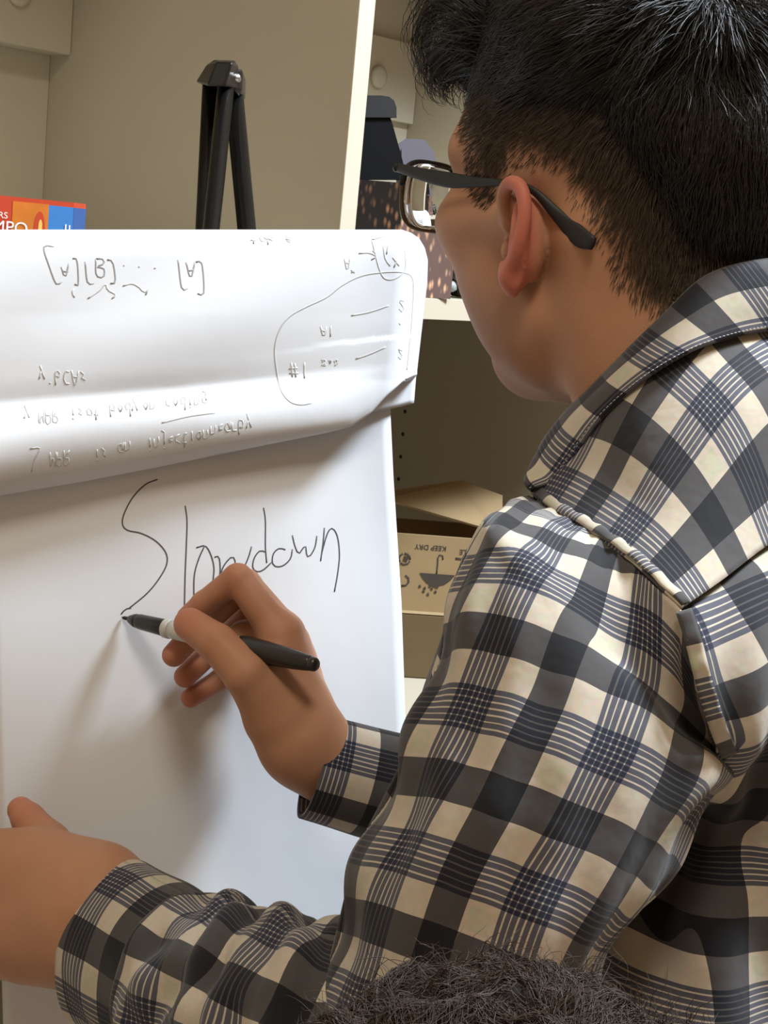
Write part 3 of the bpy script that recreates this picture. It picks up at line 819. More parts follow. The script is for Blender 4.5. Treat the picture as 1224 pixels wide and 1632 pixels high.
oT = cp(712, 871); ptx = np.linalg.norm(cp(712, 871) - cp(672, 869)) / 40
text_mesh('keep_dry_lettering', 'KEEP DRY', oT, -e1c, -ZZ, ptx * 11.5, M['print'], up, 0.01)
text_mesh('keep_dry_lettering', 'FRAGILE', cp(775, 879), -e1c, -ZZ, ptx * 11.5, M['print'], up, 0.01)
strokes('arrow_symbol', [[(726, 890), (736, 891), (748, 892)]], cp, 0.0014, M['print'], up)

# =================================================================== the writer
HF = frame(radians(47), radians(4))
HS = 1.045
HO = P(836, 388, 0.857) - np.array([-0.005, 0.078, 0]) @ HF
def hl(F, L, U): return HO + np.array([F, L, U]) @ HF
f32 = np.float32


def head_core(q):
    """skull, face and neck in head coordinates (forward, left, up)"""
    s = q * f32(1 / HS); s[:, 1] = np.abs(s[:, 1]); s_n = s.copy()
    s[:, 0] += f32(.36) * np.clip(-.005 - s[:, 2], 0, .085) * np.clip((s[:, 0] + .03) / .05, 0, 1)     # lower face set back
    d = sd_ell(s, (-.012, 0, .052), (.100, .076, .090))
    d = smin(d, sd_ell(s, (.032, 0, .062), (.060, .063, .058)), .03)
    d = smin(d, sd_ell(s, (.035, 0, .002), (.057, .056, .060)), .03)
    d = smin(d, sd_ell(s, (.042, 0, -.038), (.044, .040, .048)), .025)
    d = smin(d, sd_rc(s, (-.002, .053, -.038), (.070, .014, -.070), .014, .014), .022)
    d = smin(d, sd_ell(s, (.076, 0, -.070), (.015, .020, .014)), .015)
    d = smin(d, sd_ell(s, (.034, .038, -.022), (.042, .028, .044)), .022)
    d = smin(d, sd_ell(s, (.022, .044, -.046), (.034, .018, .026)), .02)
    d = smin(d, sd_ell(s, (.060, .051, .014), (.024, .018, .018)), .016)
    d = smin(d, sd_rc(s, (.058, .056, .018), (.010, .069, .014), .008, .008), .014)
    d = smin(d, sd_rc(s, (.086, .010, .056), (.066, .052, .056), .009, .009), .014)
    d = smin(d, sd_ell(s, (.015, 0, -.047), (.055, .044, .032)), .03)
    # eye sockets
    d = smax(d, -(np.sqrt(((s - np.array([.095, .031, .038], f32)) ** 2).sum(-1)) - .017), .014)
    d = smin(d, sd_ell(s, (.077, .031, .039), (.0135, .017, .0125)), .004)
    # nose
    d = smin(d, sd_rc(s, (.089, 0, .046), (.108, 0, -.004), .006, .0095), .010)
    d = smin(d, sd_ell(s, (.097, .011, -.008), (.011, .007, .008)), .006)
    # lips
    d = smin(d, sd_rc(s, (.090, 0, -.032), (.079, .022, -.036), .0060, .003), .005)
    d = smin(d, sd_rc(s, (.088, 0, -.041), (.078, .020, -.037), .0065, .003), .005)
    # neck
    d = smin(d, sd_poly(s_n, [(-.045, 0, 0), (-.062, 0, -.06), (-.098, 0, -.13), (-.13, 0, -.20)], [.050, .052, .056, .070]), .028)
    d = smin(d, sd_rc(s_n, (-.035, .056, .0), (-.045, .035, -.12), .014, .014), .03)
    return d * f32(HS)


ET = radians(40)
E_OUT = np.array([-cos(ET), sin(ET), 0]); E_N = np.array([sin(ET), cos(ET), 0])
EAR_O = np.array([.0065, .076, .002]); ES = .88
E_UP = np.array([-.16, 0, .987])
def ear_pt(e, h, n=0.0): return EAR_O + (E_OUT * e + E_UP * h + E_N * n) * ES
helix = [ear_pt(*q) for q in [(.010, -.001, -.001), (.003, .008, .004), (.0, .020, .009), (.003, .030, .011), (.012, .0355, .009), (.022, .033, .004), (.029, .023, .0), (.0325, .010, -.0015), (.032, -.004, -.001), (.027, -.016, .0), (.020, -.0235, .001)]]
helix_r = [.0030, .0034, .0038, .0041, .0042, .0042, .0041, .0040, .0040, .0042, .0050]
helix_s = cr([list(a) + [b] for a, b in zip(helix, helix_r)], 26)
anti = cr([list(ear_pt(*q)) + [r] for q, r in [((.016, .022, .001), .003), ((.022, .012, .0015), .0035), ((.0235, .0, .001), .0035), ((.019, -.012, .001), .0035), ((.012, -.017, .002), .004)]], 10)
def ear(q):
    s = q.copy(); s[:, 1] = np.abs(s[:, 1])
    d = sd_poly(s, helix_s[:, :3], helix_s[:, 3])
    d = smin(d, sd_poly(s, anti[:, :3], anti[:, 3]), .004)
    o = EAR_O
    r = s - o.astype(f32)
    e = r @ E_OUT.astype(f32); n = r @ E_N.astype(f32); h = r @ E_UP.astype(f32)
    loc = np.stack([e, h, n], -1) / f32(ES)
    d = smin(d, sd_ell(loc, (.016, .004, -.005), (.0165, .030, .0032)), .003)
    d = smin(d, sd_ell(loc, (.013, .002, -.011), (.015, .026, .010)), .006)          # back of the concha
    d = smax(d, -sd_ell(loc, (.011, -.002, .004), (.0085, .013, .0085)), .003)      # concha hollow
    d = smin(d, sd_ell(loc, (.012, -.0245, .001), (.0115, .0105, .0062)), .008)       # lobe
    d = smin(d, sd_ell(loc, (-.001, -.007, .003), (.005, .007, .004)), .004)        # tragus
    return d


def head_fn(p):
    q = ((p - HO.astype(f32)) @ HF.T.astype(f32)).astype(f32)
    d = head_core(q)
    m = (np.abs(q[:, 1]) > .045) & (np.abs(q[:, 2]) < .06) & (q[:, 0] > -.05) & (q[:, 0] < .035)
    if m.any(): d[m] = smin(d[m], ear(q[m]), .004)
    return d


# joints --------------------------------------------------------------------
TF = frame(radians(44), 0)
L_SH = P(1010, 975, 0.785); R_SH = L_SH - TF[1] * 0.35
NECK_B = hl(-.13, 0, -.20)
L_EL = P(612, 1745, 0.735); R_EL = P(905, 1335, 1.06)
L_WR = P(190, 1500, 0.905); R_WR = P(484, 1184, 0.995)
HIPS = L_SH - TF[1] * 0.175 - ZZ * 0.50 + TF[0] * 0.03
CHEST = L_SH - TF[1] * 0.175 - ZZ * 0.14 + TF[0] * 0.04


def torso_fn(p):
    q = p.astype(f32)
    d = sd_rc(q, L_SH - ZZ * .01 + TF[0] * .01, R_SH - ZZ * .01 + TF[0] * .01, .036, .036)
    d = smin(d, sd_rc(q, NECK_B + TF[0] * .02, CHEST, .055, .075), .05)
    for s in (-1, 1):
        d = smin(d, sd_rc(q, CHEST + TF[1] * s * .065, HIPS + TF[1] * s * .06, .072, .075), .05)
    return d


def limb(pts, rads, k=0.0):
    pts = [np.asarray(a, f32) for a in pts]
    return lambda p: sd_poly(p, pts, rads, k)


def hand_fn(chains, extra, k=.006):
    def fn(p):
        d = None
        for pts, rads in extra:
            e = sd_poly(p, pts, rads); d = e if d is None else smin(d, e, .014)
        for pts, rads, kk in chains:
            e = None
            for i in range(len(pts) - 1):
                g = sd_rc(p, pts[i], pts[i + 1], rads[i], rads[i + 1]); e = g if e is None else smin(e, g, .0025)
            d = smin(d, e, kk)
        return d
    return fn


# right hand holding the marker
r_idx = [P(446, 1012, 1.004), P(379, 922, 1.010), P(326, 962, 1.022), P(300, 984, 1.027)]
r_mid = [P(452, 1008, 1.020), P(392, 930, 1.030), P(318, 1000, 1.034), P(277, 1044, 1.030)]
r_rin = [P(462, 1024, 1.036), P(402, 972, 1.050), P(338, 1036, 1.050), P(295, 1078, 1.040)]
r_lit = [P(472, 1050, 1.048), P(416, 1020, 1.062), P(352, 1082, 1.060), P(304, 1112, 1.046)]
r_thb = [P(440, 1132, .986), P(393, 1076, .975), P(346, 1025, .982), P(303, 995, .994)]
R_EXTRA = [([R_WR, P(455, 1090, 1.003), r_idx[0]], [.0225, .021, .0135]),
           ([R_WR, P(462, 1090, 1.022), r_mid[0]], [.0225, .019, .0135]),
           ([R_WR, P(470, 1100, 1.036), r_rin[0]], [.022, .018, .013]),
           ([R_WR, P(476, 1110, 1.044), r_lit[0]], [.022, .017, .012]),
           ([R_WR, P(438, 1140, .992)], [.021, .020]),
           ([P(405, 1085, .984), P(440, 1040, .999)], [.010, .010]),
           ([P(392, 1020, 1.030), P(440, 1060, 1.022)], [.014, .018]),
           ([R_WR, P(530, 1222, 1.000), R_EL], [.0225, .026, .040])]
R_CH = [(r_idx, [.0122, .0100, .0088, .0080], .006), (r_mid, [.0125, .0100, .0088, .0082], .004), (r_rin, [.0120, .0096, .0084, .0078], .004),
        (r_lit, [.0110, .0088, .0076, .0070], .004), (r_thb, [.020, .0146, .0126, .0110], .010)]
# left hand holding the edge of the pad
l_k = [(1368, .972), (1412, .962), (1457, .962), (1500, .970)]
def lfinger(i):
    y, z = l_k[i]
    sh = [0, .004, .002, -.006][i]
    return [P(-62, y, z), P(-150 - sh * 2600, y + 6, z + .022), P(-186 - sh * 2600, y + 12, z + .058), P(-150 - sh * 2600, y + 16, z + .080)]
L_EXTRA = [([P(150, 1424, .915), P(60, 1392, .930), P(-40, 1376, .955), P(-62, 1368, .972)], [.031, .029, .021, .0125]),
           ([P(150, 1460, .905), P(-40, 1430, .948), P(-62, 1412, .962)], [.031, .022, .013]),
           ([P(140, 1490, .905), P(-40, 1462, .948), P(-62, 1457, .962)], [.031, .022, .013]),
           ([P(125, 1494, .915), P(50, 1494, .928), P(-40, 1496, .955), P(-62, 1500, .970)], [.029, .0275, .021, .012]),
           ([P(150, 1455, .91), L_WR, P(300, 1580, .86), L_EL], [.036, .036, .036, .045])]
L_CH = [(lfinger(i), [.0120, .0100, .0088, .0075], .006) for i in range(4)]
L_CH.append(([P(125, 1410, .945), P(75, 1346, .972), P(45, 1306, .982), P(33, 1291, .986)], [.019, .0150, .0108, .0088], .010))


def bounds(pts, r): a = np.array(pts); return a.min(0) - r, a.max(0) + r
def cpts(ch, ex): return [q for c in ch for q in c[0]] + [q for e in ex for q in e[0]]
hb_pts = [hl(a, b, c) for a in (-.13, .13) for b in (-.09, .09) for c in (-.12, .15)] + [hl(-.10, 0, -.24)]
groups = [(head_fn, *bounds(hb_pts, .02)),
          (torso_fn, *bounds([L_SH, R_SH, NECK_B, CHEST, HIPS], .17)),
          (limb([L_SH, L_EL], [.042, .036]), *bounds([L_SH, L_EL], .06)),
          (limb([R_SH, R_EL], [.042, .036]), *bounds([R_SH, R_EL], .06)),
          (hand_fn(R_CH, R_EXTRA), *bounds(cpts(R_CH, R_EXTRA), .045)),
          (hand_fn(L_CH, L_EXTRA), *bounds(cpts(L_CH, L_EXTRA), .045))]
BODY_H = 0.0016
bv_, bf_ = mesh_sdf(groups, BODY_H)
writer = empty('person', None, 'person in a plaid shirt and glasses writing on the flip chart with a marker', 'person')

# hair line on the visible (left) side in photo pixels, mirrored to the other side
HL_POLY = [(722, 140), (733, 200), (745, 250), (752, 300), (760, 318), (776, 326), (796, 316), (803, 292), (818, 272), (842, 262), (872, 274), (905, 308), (936, 350),
           (958, 392), (968, 432), (988, 470), (1012, 490), (1034, 502), (1060, 520), (1110, 545), (1400, 545), (1400, -400), (690, -400), (700, 60)]
def in_poly(x, y, poly):
    ins = np.zeros(len(x), bool); n = len(poly)
    for i in range(n):
        x0, y0 = poly[i]; x1, y1 = poly[(i + 1) % n]
        c = ((y0 > y) != (y1 > y)) & (x < (x1 - x0) * (y - y0) / ((y1 - y0) if y1 != y0 else 1e-9) + x0)
        ins ^= c
    return ins
def poly_dist(x, y, poly):
    d = np.full(len(x), 1e9)
    for i in range(len(poly)):
        a = np.array(poly[i], float); b = np.array(poly[(i + 1) % len(poly)], float); ab = b - a
        t = np.clip(((x - a[0]) * ab[0] + (y - a[1]) * ab[1]) / (ab @ ab), 0, 1)
        d = np.minimum(d, np.hypot(x - a[0] - t * ab[0], y - a[1] - t * ab[1]))
    return d
def head_px(q):
    s = q.copy(); s[:, 1] = np.abs(s[:, 1])
    p = HO + s @ HF - CAM; Z = p @ FW
    return 612 + FPX * (p @ RT) / Z, 816 - FPX * (p @ UP) / Z
_gx, _gy = np.meshgrid(500 + 3 * np.arange(350) + 1.5, -450 + 3 * np.arange(450) + 1.5)
_gx = _gx.ravel(); _gy = _gy.ravel(); _gd = poly_dist(_gx, _gy, HL_POLY)
HD_TAB = np.where(in_poly(_gx, _gy, HL_POLY), _gd, -_gd).reshape(450, 350)
def hair_depth(q):
    """pixels inside (+) or outside (-) the hair line"""
    x, y = head_px(q)
    d = HD_TAB[np.clip(((y + 450) / 3).astype(int), 0, 449), np.clip(((x - 500) / 3).astype(int), 0, 349)]
    front = (q[:, 0] > .064) & (q[:, 2] < .104)
    return np.where(front, np.minimum(d, -10), d)
sstep = lambda x, a, b: (lambda t: t * t * (3 - 2 * t))(np.clip((x - a) / (b - a), 0, 1))
bq = (bv_ - HO) @ HF.T
near = (np.linalg.norm(bq, axis=1) < .2) & (bq[:, 2] > -.2)
flush = np.zeros(len(bv_)); stub = np.zeros(len(bv_))
ear_c = ear_pt(.018, .004)
qm = bq[near].copy(); qm[:, 1] = np.abs(qm[:, 1])
r_ = (qm - EAR_O) / ES; e_ = r_ @ E_OUT; h_ = r_ @ E_UP; n_ = r_ @ E_N
flush[near] = 0.85 * sstep(e_, .006, .022) * sstep(np.abs(h_), .046, .036) * sstep(n_, -.02, -.006) * sstep(n_, .02, .012)
hd_b = hair_depth(bq[near])
st = 0.80 * sstep(hd_b, -4, np.where(qm[:, 0] > .012, 34, 90))
beard = 0.30 * sstep(qm[:, 2], -.012, -.045) * sstep(qm[:, 0], -.01, .02) * sstep(qm[:, 2], -.125, -.10)
stub[near] = np.maximum(st, beard)
for j_, r_j, a_j in [(r_thb[3], .020, .45), (r_idx[3], .018, .5), (r_mid[3], .018, .5), (r_rin[3], .018, .5), (r_lit[3], .018, .5), (r_idx[1], .016, .35), (r_thb[2], .015, .25), (r_idx[0], .02, .3), (P(33, 1290, .986), .022, .4)]:
    flush = np.maximum(flush, a_j * np.exp(-(np.linalg.norm(bv_ - j_, axis=1) / r_j) ** 2))
body = mesh_from('body', bv_, bf_, M['skin'], writer, True, None, {'flush': flush, 'stubble': stub})

# finger nails
def nail(c, d, up_, r, name='fingernail'):
    d = unit(d); up_ = unit(up_ - d * (up_ @ d)); s = np.cross(d, up_)
    G = np.zeros((7, 9, 3))
    for i, a in enumerate(np.linspace(-1, 1, 7)):
        for j, b in enumerate(np.linspace(-1, 1, 9)):
            wd = (1 - 0.25 * max(0, -a) ** 2 - 0.35 * max(0, a) ** 3)
            G[i, j] = c + d * a * r * .9 + s * sin(b * 1.0 * wd) * r * .85 + up_ * (cos(b * 1.0 * wd) - 1) * r * .75 - up_ * 0.0004 * abs(a)
    return grid(name, G, M['nail'], body, solid=0.0006)
nail(r_rin[3] + (-FW * .55 + RT * .55 + UP * .25) * .0076, r_rin[3] - r_rin[2], -FW * .7 + RT * .6 + UP * .2, .0062)
for s in (-1, 1):
    c = hl(.0775 * HS, s * .031 * HS, .039 * HS)
    th = np.linspace(0, pi, 14)
    v, f = tube_data([c + HF[0] * .0125 * -cos(t) for t in th], [max(1e-4, .0125 * sin(t)) for t in th], ns=18)
    ey = mesh_from('eye', v + HF[0] * .0022, f, M['eye_white'], body)
    v, f = tube_data([c + HF[0] * (.0140 + .0004), c + HF[0] * .0150], [.0058, .003], ns=18)
    mesh_from('iris', v, f, M['iris'], body)

# ------------------------------------------------------------------ hair
WH = np.array([-.070, .030, .125])            # crown whorl in head coordinates
def hair_thick(q):
    hd = hair_depth(q)
    F, L, U = q[:, 0], q[:, 1], q[:, 2]
    base = .003 * sstep(hd, 100, 165)
    top = .026 * sstep(U, .062, .125) * sstep(hd, 20, 130)
    bk = .012 * sstep(-F, .03, .09) * sstep(U, -.03, .06) * sstep(hd, 90, 190)
    return base + np.maximum(top, bk) + .006 * sstep(F, .0, .06) * sstep(U, .085, .12) - .003 * sstep(-hd, -30, 0)
def cap_fn(p):
    q = ((p - HO.astype(f32)) @ HF.T.astype(f32)).astype(f32)
    s = q * f32(1 / HS); s[:, 1] = np.abs(s[:, 1])
    d = sd_ell(s, (-.012, 0, .052), (.100, .076, .090))
    d = smin(d, sd_ell(s, (.032, 0, .062), (.060, .063, .058)), .03)
    d = smin(d, sd_rc(s, (-.045, 0, 0), (-.062, 0, -.06), .050, .052), .028)
    d = d * f32(HS) - hair_thick(q).astype(f32)
    tuft = sd_ell(q, (.066, .005, .134), (.040, .050, .026))
    tuft = smin(tuft, sd_ell(q, (.090, .030, .120), (.016, .022, .020)), .012)
    d = smin(d, tuft, .015)
    wob = .0016 * np.sin(q[:, 1] * 160 + q[:, 0] * 60) * np.sin(q[:, 2] * 130 + q[:, 0] * 90)
    return (d + wob * sstep(q[:, 2], .06, .1)).astype(f32)
hp_ = [hl(a, b, c) for a in (-.14, .12) for b in (-.1, .1) for c in (-.06, .18)]
cv_, cf_ = mesh_sdf([(cap_fn, *bounds(hp_, .01))], 0.0026)
hair = mesh_from('hair', cv_, cf_, M['hair_base'], writer)


def strand_mesh(name, pts, rad, mt, parent, ns=3):
    """pts (N,K,3): N strands of K points, tapered three-sided tubes"""
    N, K = pts.shape[:2]
    T = np.gradient(pts, axis=1); T /= np.linalg.norm(T, axis=2, keepdims=True) + 1e-12
    ref = rng.normal(size=(N, 1, 3)); A = ref - T * (ref * T).sum(-1, keepdims=True); A /= np.linalg.norm(A, axis=2, keepdims=True) + 1e-12
    Bv = np.cross(T, A)
    tp = (np.array([1.0] * (K - 2) + [0.75, 0.2]) if K > 3 else np.ones(K))[None, :, None]
    rr = (rad if np.ndim(rad) == 0 else rad[:, None, None])
    V = np.stack([pts + (A * cos(t) + Bv * sin(t)) * rr * tp for t in np.arange(ns) / ns * 2 * pi], 2)
    base = (np.arange(N) * K * ns)[:, None, None]
    k = np.arange(K - 1)[None, :, None] * ns; a = np.arange(ns)[None, None, :]; a2 = (a + 1) % ns
    F_ = np.stack([base + k + a, base + k + a2, base + k + ns + a2, base + k + ns + a], -1).reshape(-1, 4)
    o = mesh_from(name, V.reshape(-1, 3), F_, mt, parent); o['kind'] = 'stuff'
    return o


def face_sample(v, f, n, sel=None):
    c = v[f].mean(1); e1_ = v[f[:, 1]] - v[f[:, 0]]; e2_ = v[f[:, 3]] - v[f[:, 0]]
    nn = np.cross(e1_, e2_); ar = np.linalg.norm(nn, axis=1) + 1e-15; nn = nn / ar[:, None]
    wgt = ar.copy()
    if sel is not None: wgt *= sel(c)
    idx = rng.choice(len(f), n, p=wgt / wgt.sum())
    return c[idx] + e1_[idx] * rng.uniform(-.5, .5, (n, 1)) + e2_[idx] * rng.uniform(-.5, .5, (n, 1)), nn[idx]


def grow(root, nrm, dirs, length, K, sdf=None, lift=0.15, curl=0.0, gap=0.0008, grav=0.0, jit=0.10):
    N = len(root); pts = np.zeros((N, K, 3)); pts[:, 0] = root
    step = (np.broadcast_to(length, (N,)) / (K - 1))[:, None]
    d = dirs + nrm * lift; d /= np.linalg.norm(d, axis=1, keepdims=True)
    ax = rng.normal(size=(N, 3)); ph = rng.uniform(0, 6.28, N)
    for k in range(1, K):
        w_ = ax * (curl * np.sin(ph + k * 0.9))[:, None] + rng.normal(size=(N, 3)) * jit * .3
        d = d + w_; d[:, 2] -= grav
        d /= np.linalg.norm(d, axis=1, keepdims=True)
        p = pts[:, k - 1] + d * step
        if sdf is not None:
            e = 0.0008
            s0 = sdf(p.astype(f32))
            g = np.stack([sdf((p + np.eye(3)[a] * e).astype(f32)) - s0 for a in range(3)], 1); g /= np.linalg.norm(g, axis=1, keepdims=True) + 1e-9
            tgt = gap * (1 + 2.0 * rng.uniform(0, 1, N))
            p = p + g * np.clip(tgt - s0, -0.0025, 0.02)[:, None]
            d = p - pts[:, k - 1]; d /= np.linalg.norm(d, axis=1, keepdims=True) + 1e-12
        pts[:, k] = p
    return pts


def tangent(d, n):
    d = d - n * (d * n).sum(1, keepdims=True); return d / (np.linalg.norm(d, axis=1, keepdims=True) + 1e-9)
def flow(p, n):
    q = (p - HO) @ HF.T
    a = q - WH; dist = np.linalg.norm(a, axis=1, keepdims=True)
    a = a / (dist + .004)
    top = sstep(q[:, 2], .05, .11)[:, None]
    a = a + np.array([.55, 0, -.1]) * top * np.minimum(1, dist / .05) + np.array([.25, 0, -.30]) * (1 - top)
    sw = np.cross(n @ HF.T, a) * .45 * np.exp(-(dist / .045) ** 2)
    clump = np.stack([np.sin(q[:, 2] * 210 + q[:, 1] * 90), np.sin(q[:, 0] * 190 + q[:, 2] * 70), np.sin(q[:, 0] * 160 + q[:, 1] * 170)], 1) * .22
    return tangent((a + sw + clump) @ HF, n)
def cap_sel(c):
    q = (c - HO) @ HF.T
    x, y = head_px(q)
    vis = np.where((y > -160) & (q[:, 1] > -.07), 1.0, 0.35)
    return (hair_thick(q) > .0035) * vis + (q[:, 2] > .12) * .3
rt, nr = face_sample(cv_, cf_, 15000, cap_sel)
qn = (rt - HO) @ HF.T
ln = (.020 + .022 * sstep(qn[:, 2], .05, .11)) * rng.uniform(.7, 1.25, len(rt))
pts_long = grow(rt, nr, flow(rt, nr), ln, 7, cap_fn, .10, .05, .0008, .0, .12)
strand_mesh('hair_strands', pts_long, rng.uniform(.00016, .00032, len(rt)), M['hair'], hair)
# lifted strands around the whorl and the crown
sel = lambda c: (np.linalg.norm((c - HO) @ HF.T - WH, axis=1) < .055) * 1.0
rt, nr = face_sample(cv_, cf_, 1800, sel)
pts = grow(rt, nr, flow(rt, nr), .03 * rng.uniform(.6, 1.2, len(rt)), 7, None, .55, .10, .0, .05, .2)
strand_mesh('hair_strands', pts, rng.uniform(.00018, .00034, len(rt)), M['hair'], hair)
# clipped sides and nape
def fade_sel(c):
    q = (c - HO) @ HF.T
    ok = (np.linalg.norm(q, axis=1) < .17)
    o = np.zeros(len(c)); hd = hair_depth(q[ok]); th_ = hair_thick(q[ok])
    earz = (q[ok][:, 0] > -.034) & (q[ok][:, 0] < .02) & (q[ok][:, 2] < .040) & (np.abs(q[ok][:, 1]) > .0745)
    o[ok] = (hd > -4) * (th_ < .008) * np.clip(np.where(q[ok][:, 0] > .012, .7, .2) + hd / 80, .1, 1) * (~earz)
    return o
rt, nr = face_sample(bv_, bf_, 15000, fade_sel)
qn = (rt - HO) @ HF.T; hdn = hair_depth(qn)
ln = (.0040 + .010 * sstep(hdn, 0, 110)) * rng.uniform(.7, 1.3, len(rt))
fd = flow(rt, nr)
pts = grow(rt, nr, fd, ln, 5, None, .28, .03, 0, .02, .12)
rad_ = rng.uniform(.00013, .00022, len(rt))
strand_mesh('clipped_hair', pts, rad_, M['hair_fade'], hair)

# curls falling over the forehead (guides in photo pixels and depth)
guides = [[(760, 40, .90), (715, 10, .93), (682, 18, .945), (665, 55, .95), (672, 92, .95), (690, 108, .95)],
          [(760, 60, .90), (712, 40, .93), (680, 60, .945), (676, 92, .95), (690, 120, .95), (715, 128, .94)],
          [(770, 30, .90), (720, -20, .93), (680, -25, .95), (660, 0, .955), (668, 25, .955)],
          [(765, 80, .89), (722, 70, .92), (694, 88, .935), (690, 118, .94), (705, 140, .935), (722, 138, .93)],
          [(752, 90, .89), (728, 105, .915), (712, 128, .925), (716, 150, .925), (728, 158, .92)],
          [(775, 60, .88), (735, 60, .91), (712, 90, .925), (712, 120, .925), (728, 140, .92)],
          [(790, 20, .89), (740, -10, .92), (700, 0, .94), (684, 30, .945), (690, 66, .945)],
          [(750, 70, .90), (705, 95, .93), (688, 120, .94), (700, 146, .935), (720, 150, .925)],
          [(800, -30, .89), (745, -60, .92), (700, -60, .94), (672, -40, .95), (664, -15, .955)]]
allp = []
for g in guides:
    base = cr([P(*q) for q in g], 11)
    for i in range(70):
        off0 = rng.normal(size=3) * .0065; off1 = off0 * .6 + rng.normal(size=3) * .0022
        t = np.linspace(0, 1, 11)[:, None]
        sc_ = rng.uniform(.75, 1.02)
        bb_ = np.stack([np.interp(np.linspace(0, sc_, 11), np.linspace(0, 1, 11), base[:, k]) for k in range(3)], 1)
        allp.append(bb_ + off0 * (1 - t) + off1 * t)
strand_mesh('forehead_curls', np.array(allp), rng.uniform(.00014, .00028, len(allp)), M['hair'], hair)
brow = []
for s in (-1, 1):
    for i in range(90):
        t = rng.uniform(0, 1); c = np.array([(.094 - .018 * t ** 2) * HS, s * (.014 + .036 * t) * HS, .063 + .004 * sin(pi * t) - .003 * t + rng.uniform(-.003, .003)])
        a = hl(*c); d = (np.array([-.2, s * .8, .25]) @ HF) * .008
        brow.append([a, a + d * .5 + HF[0] * .001, a + d])
strand_mesh('eyebrows', np.array(brow), .0002, M['hair'], hair)

# =================================================================== eyeglasses
specs = empty('eyeglasses', None, 'black framed eyeglasses worn by the person in the plaid shirt', 'glasses')
def on_L(x, y, L):            # pixel onto a plane at constant left offset of the head, as head coordinates
    return (hit(x, y, HO + HF[1] * L, HF[1]) - HO) @ HF.T
hinge = on_L(634, 267, .078)
tpts = [hinge, on_L(665, 276, .079), on_L(716, 287, .079), on_L(760, 290, .0795), on_L(802, 291, .0805), on_L(832, 296, .082), on_L(856, 309, .081), on_L(892, 347, .078), on_L(922, 376, .077), on_L(946, 388, .077)]
trad = [.0028, .0036, .0046, .0030, .0020, .0020, .0023, .0038, .0058, .0036]
tc_ = cr([list(a) + [b] for a, b in zip(tpts, trad)], 60)
wr = radians(7)
for s in (1, -1):
    mir = np.array([1, s, 1])
    path = np.array([hl(*(q * mir)) for q in tc_[:, :3]])
    tube('temple', path, tc_[:, 3], M['glass_frame'], specs, ns=14, flat=np.clip(.0016 / tc_[:, 3], .3, 1), upv=HF[2] + HF[0] * .35)
lx = np.array([-sin(wr), cos(wr), 0]); lu = np.array([-.06, 0, 1.0]); lu /= np.linalg.norm(lu)
lc = hinge - lx * .0345 - lu * .0150
lnrm = np.cross(lx, lu); lnrm = lnrm if lnrm[0] > 0 else -lnrm
def lens_loop(k, n=56, zoff=0.0):
    out = []
    for t in np.arange(n) / n * 2 * pi:
        c, s_ = cos(t), sin(t)
        r = (abs(c) ** 3.4 + abs(s_) ** 3.4) ** (-1 / 3.4)
        x = r * c * .0285 * k; y = r * s_ * .0205 * k
        x *= 1 + .05 * y / .02
        out.append(lc + lx * x + lu * y + lnrm * zoff)
    return np.array(out)
for s in (1, -1):
    mir = np.array([1, s, 1])
    W = lambda a: np.array([hl(*(q * mir)) for q in a])
    lp = W(lens_loop(1.0)); lp = np.vstack([lp, lp[:2]])
    v, f = tube_data(lp, .0013, ns=8, flat=1.3, upv=HF[0], cap=False); mesh_from('rim', v, f, M['rim'], specs)
    # upper bar of the frame
    lo_ = W(lens_loop(1.015))[2:27]; tube('brow_bar', lo_, .0016, M['glass_frame'], specs, ns=8, flat=1.2, upv=HF[0])
    # lens: flat front, concave back
    rings = np.linspace(0.04, .985, 9)
    Vv = []; nn = 56
    for k in rings: Vv.append(W(lens_loop(k, nn, .0006)))
    for k in rings[::-1]:
        q = lens_loop(k, nn, 0.0); rr = np.linalg.norm(q - lc, axis=1)
        q = q - lnrm * (.0004 + 8.0 * rr ** 2)[:, None]; Vv.append(W(q))
    Vv = np.array(Vv); m_ = len(Vv)
    ff = grid_faces(m_, nn, True).tolist() + [list(range(nn))[::-1], [(m_ - 1) * nn + i for i in range(nn)]]
    if s < 0: ff = [q[::-1] for q in ff]
    le = mesh_from('lens', Vv.reshape(-1, 3), ff, M['lens'], specs)
    import bmesh
    bm = bmesh.new(); bm.from_mesh(le.data); bmesh.ops.recalc_face_normals(bm, faces=bm.faces); bm.to_mesh(le.data); bm.free()
    eb = [hinge * mir, (lc + lx * .029 + lu * .0145) * mir]
    tube('end_piece', cr([hl(*eb[0]), hl(*((hinge + np.array([.003, -.002, 0])) * mir)), hl(*eb[1])], 6), .0027, M['glass_frame'], specs, ns=10)
    pa = [(lc - lx * .026 - lu * .004) * mir, (lc - lx * .029 - lu * .008 - lnrm * .006) * mir]
    tube('nose_pad', cr([hl(*pa[0]), hl(*((np.array(pa[0]) + pa[1]) / 2)), hl(*pa[1])], 5), [.0008, .0008, .001, .003, .002], M['rim'], specs, ns=8)
bl = lc - lx * .0275 + lu * .006
tube('bridge', cr([hl(*bl), hl(bl[0] + .004, 0, bl[2] + .003), hl(bl[0], -bl[1], bl[2])], 12), .0017, M['rim'], specs, ns=8)

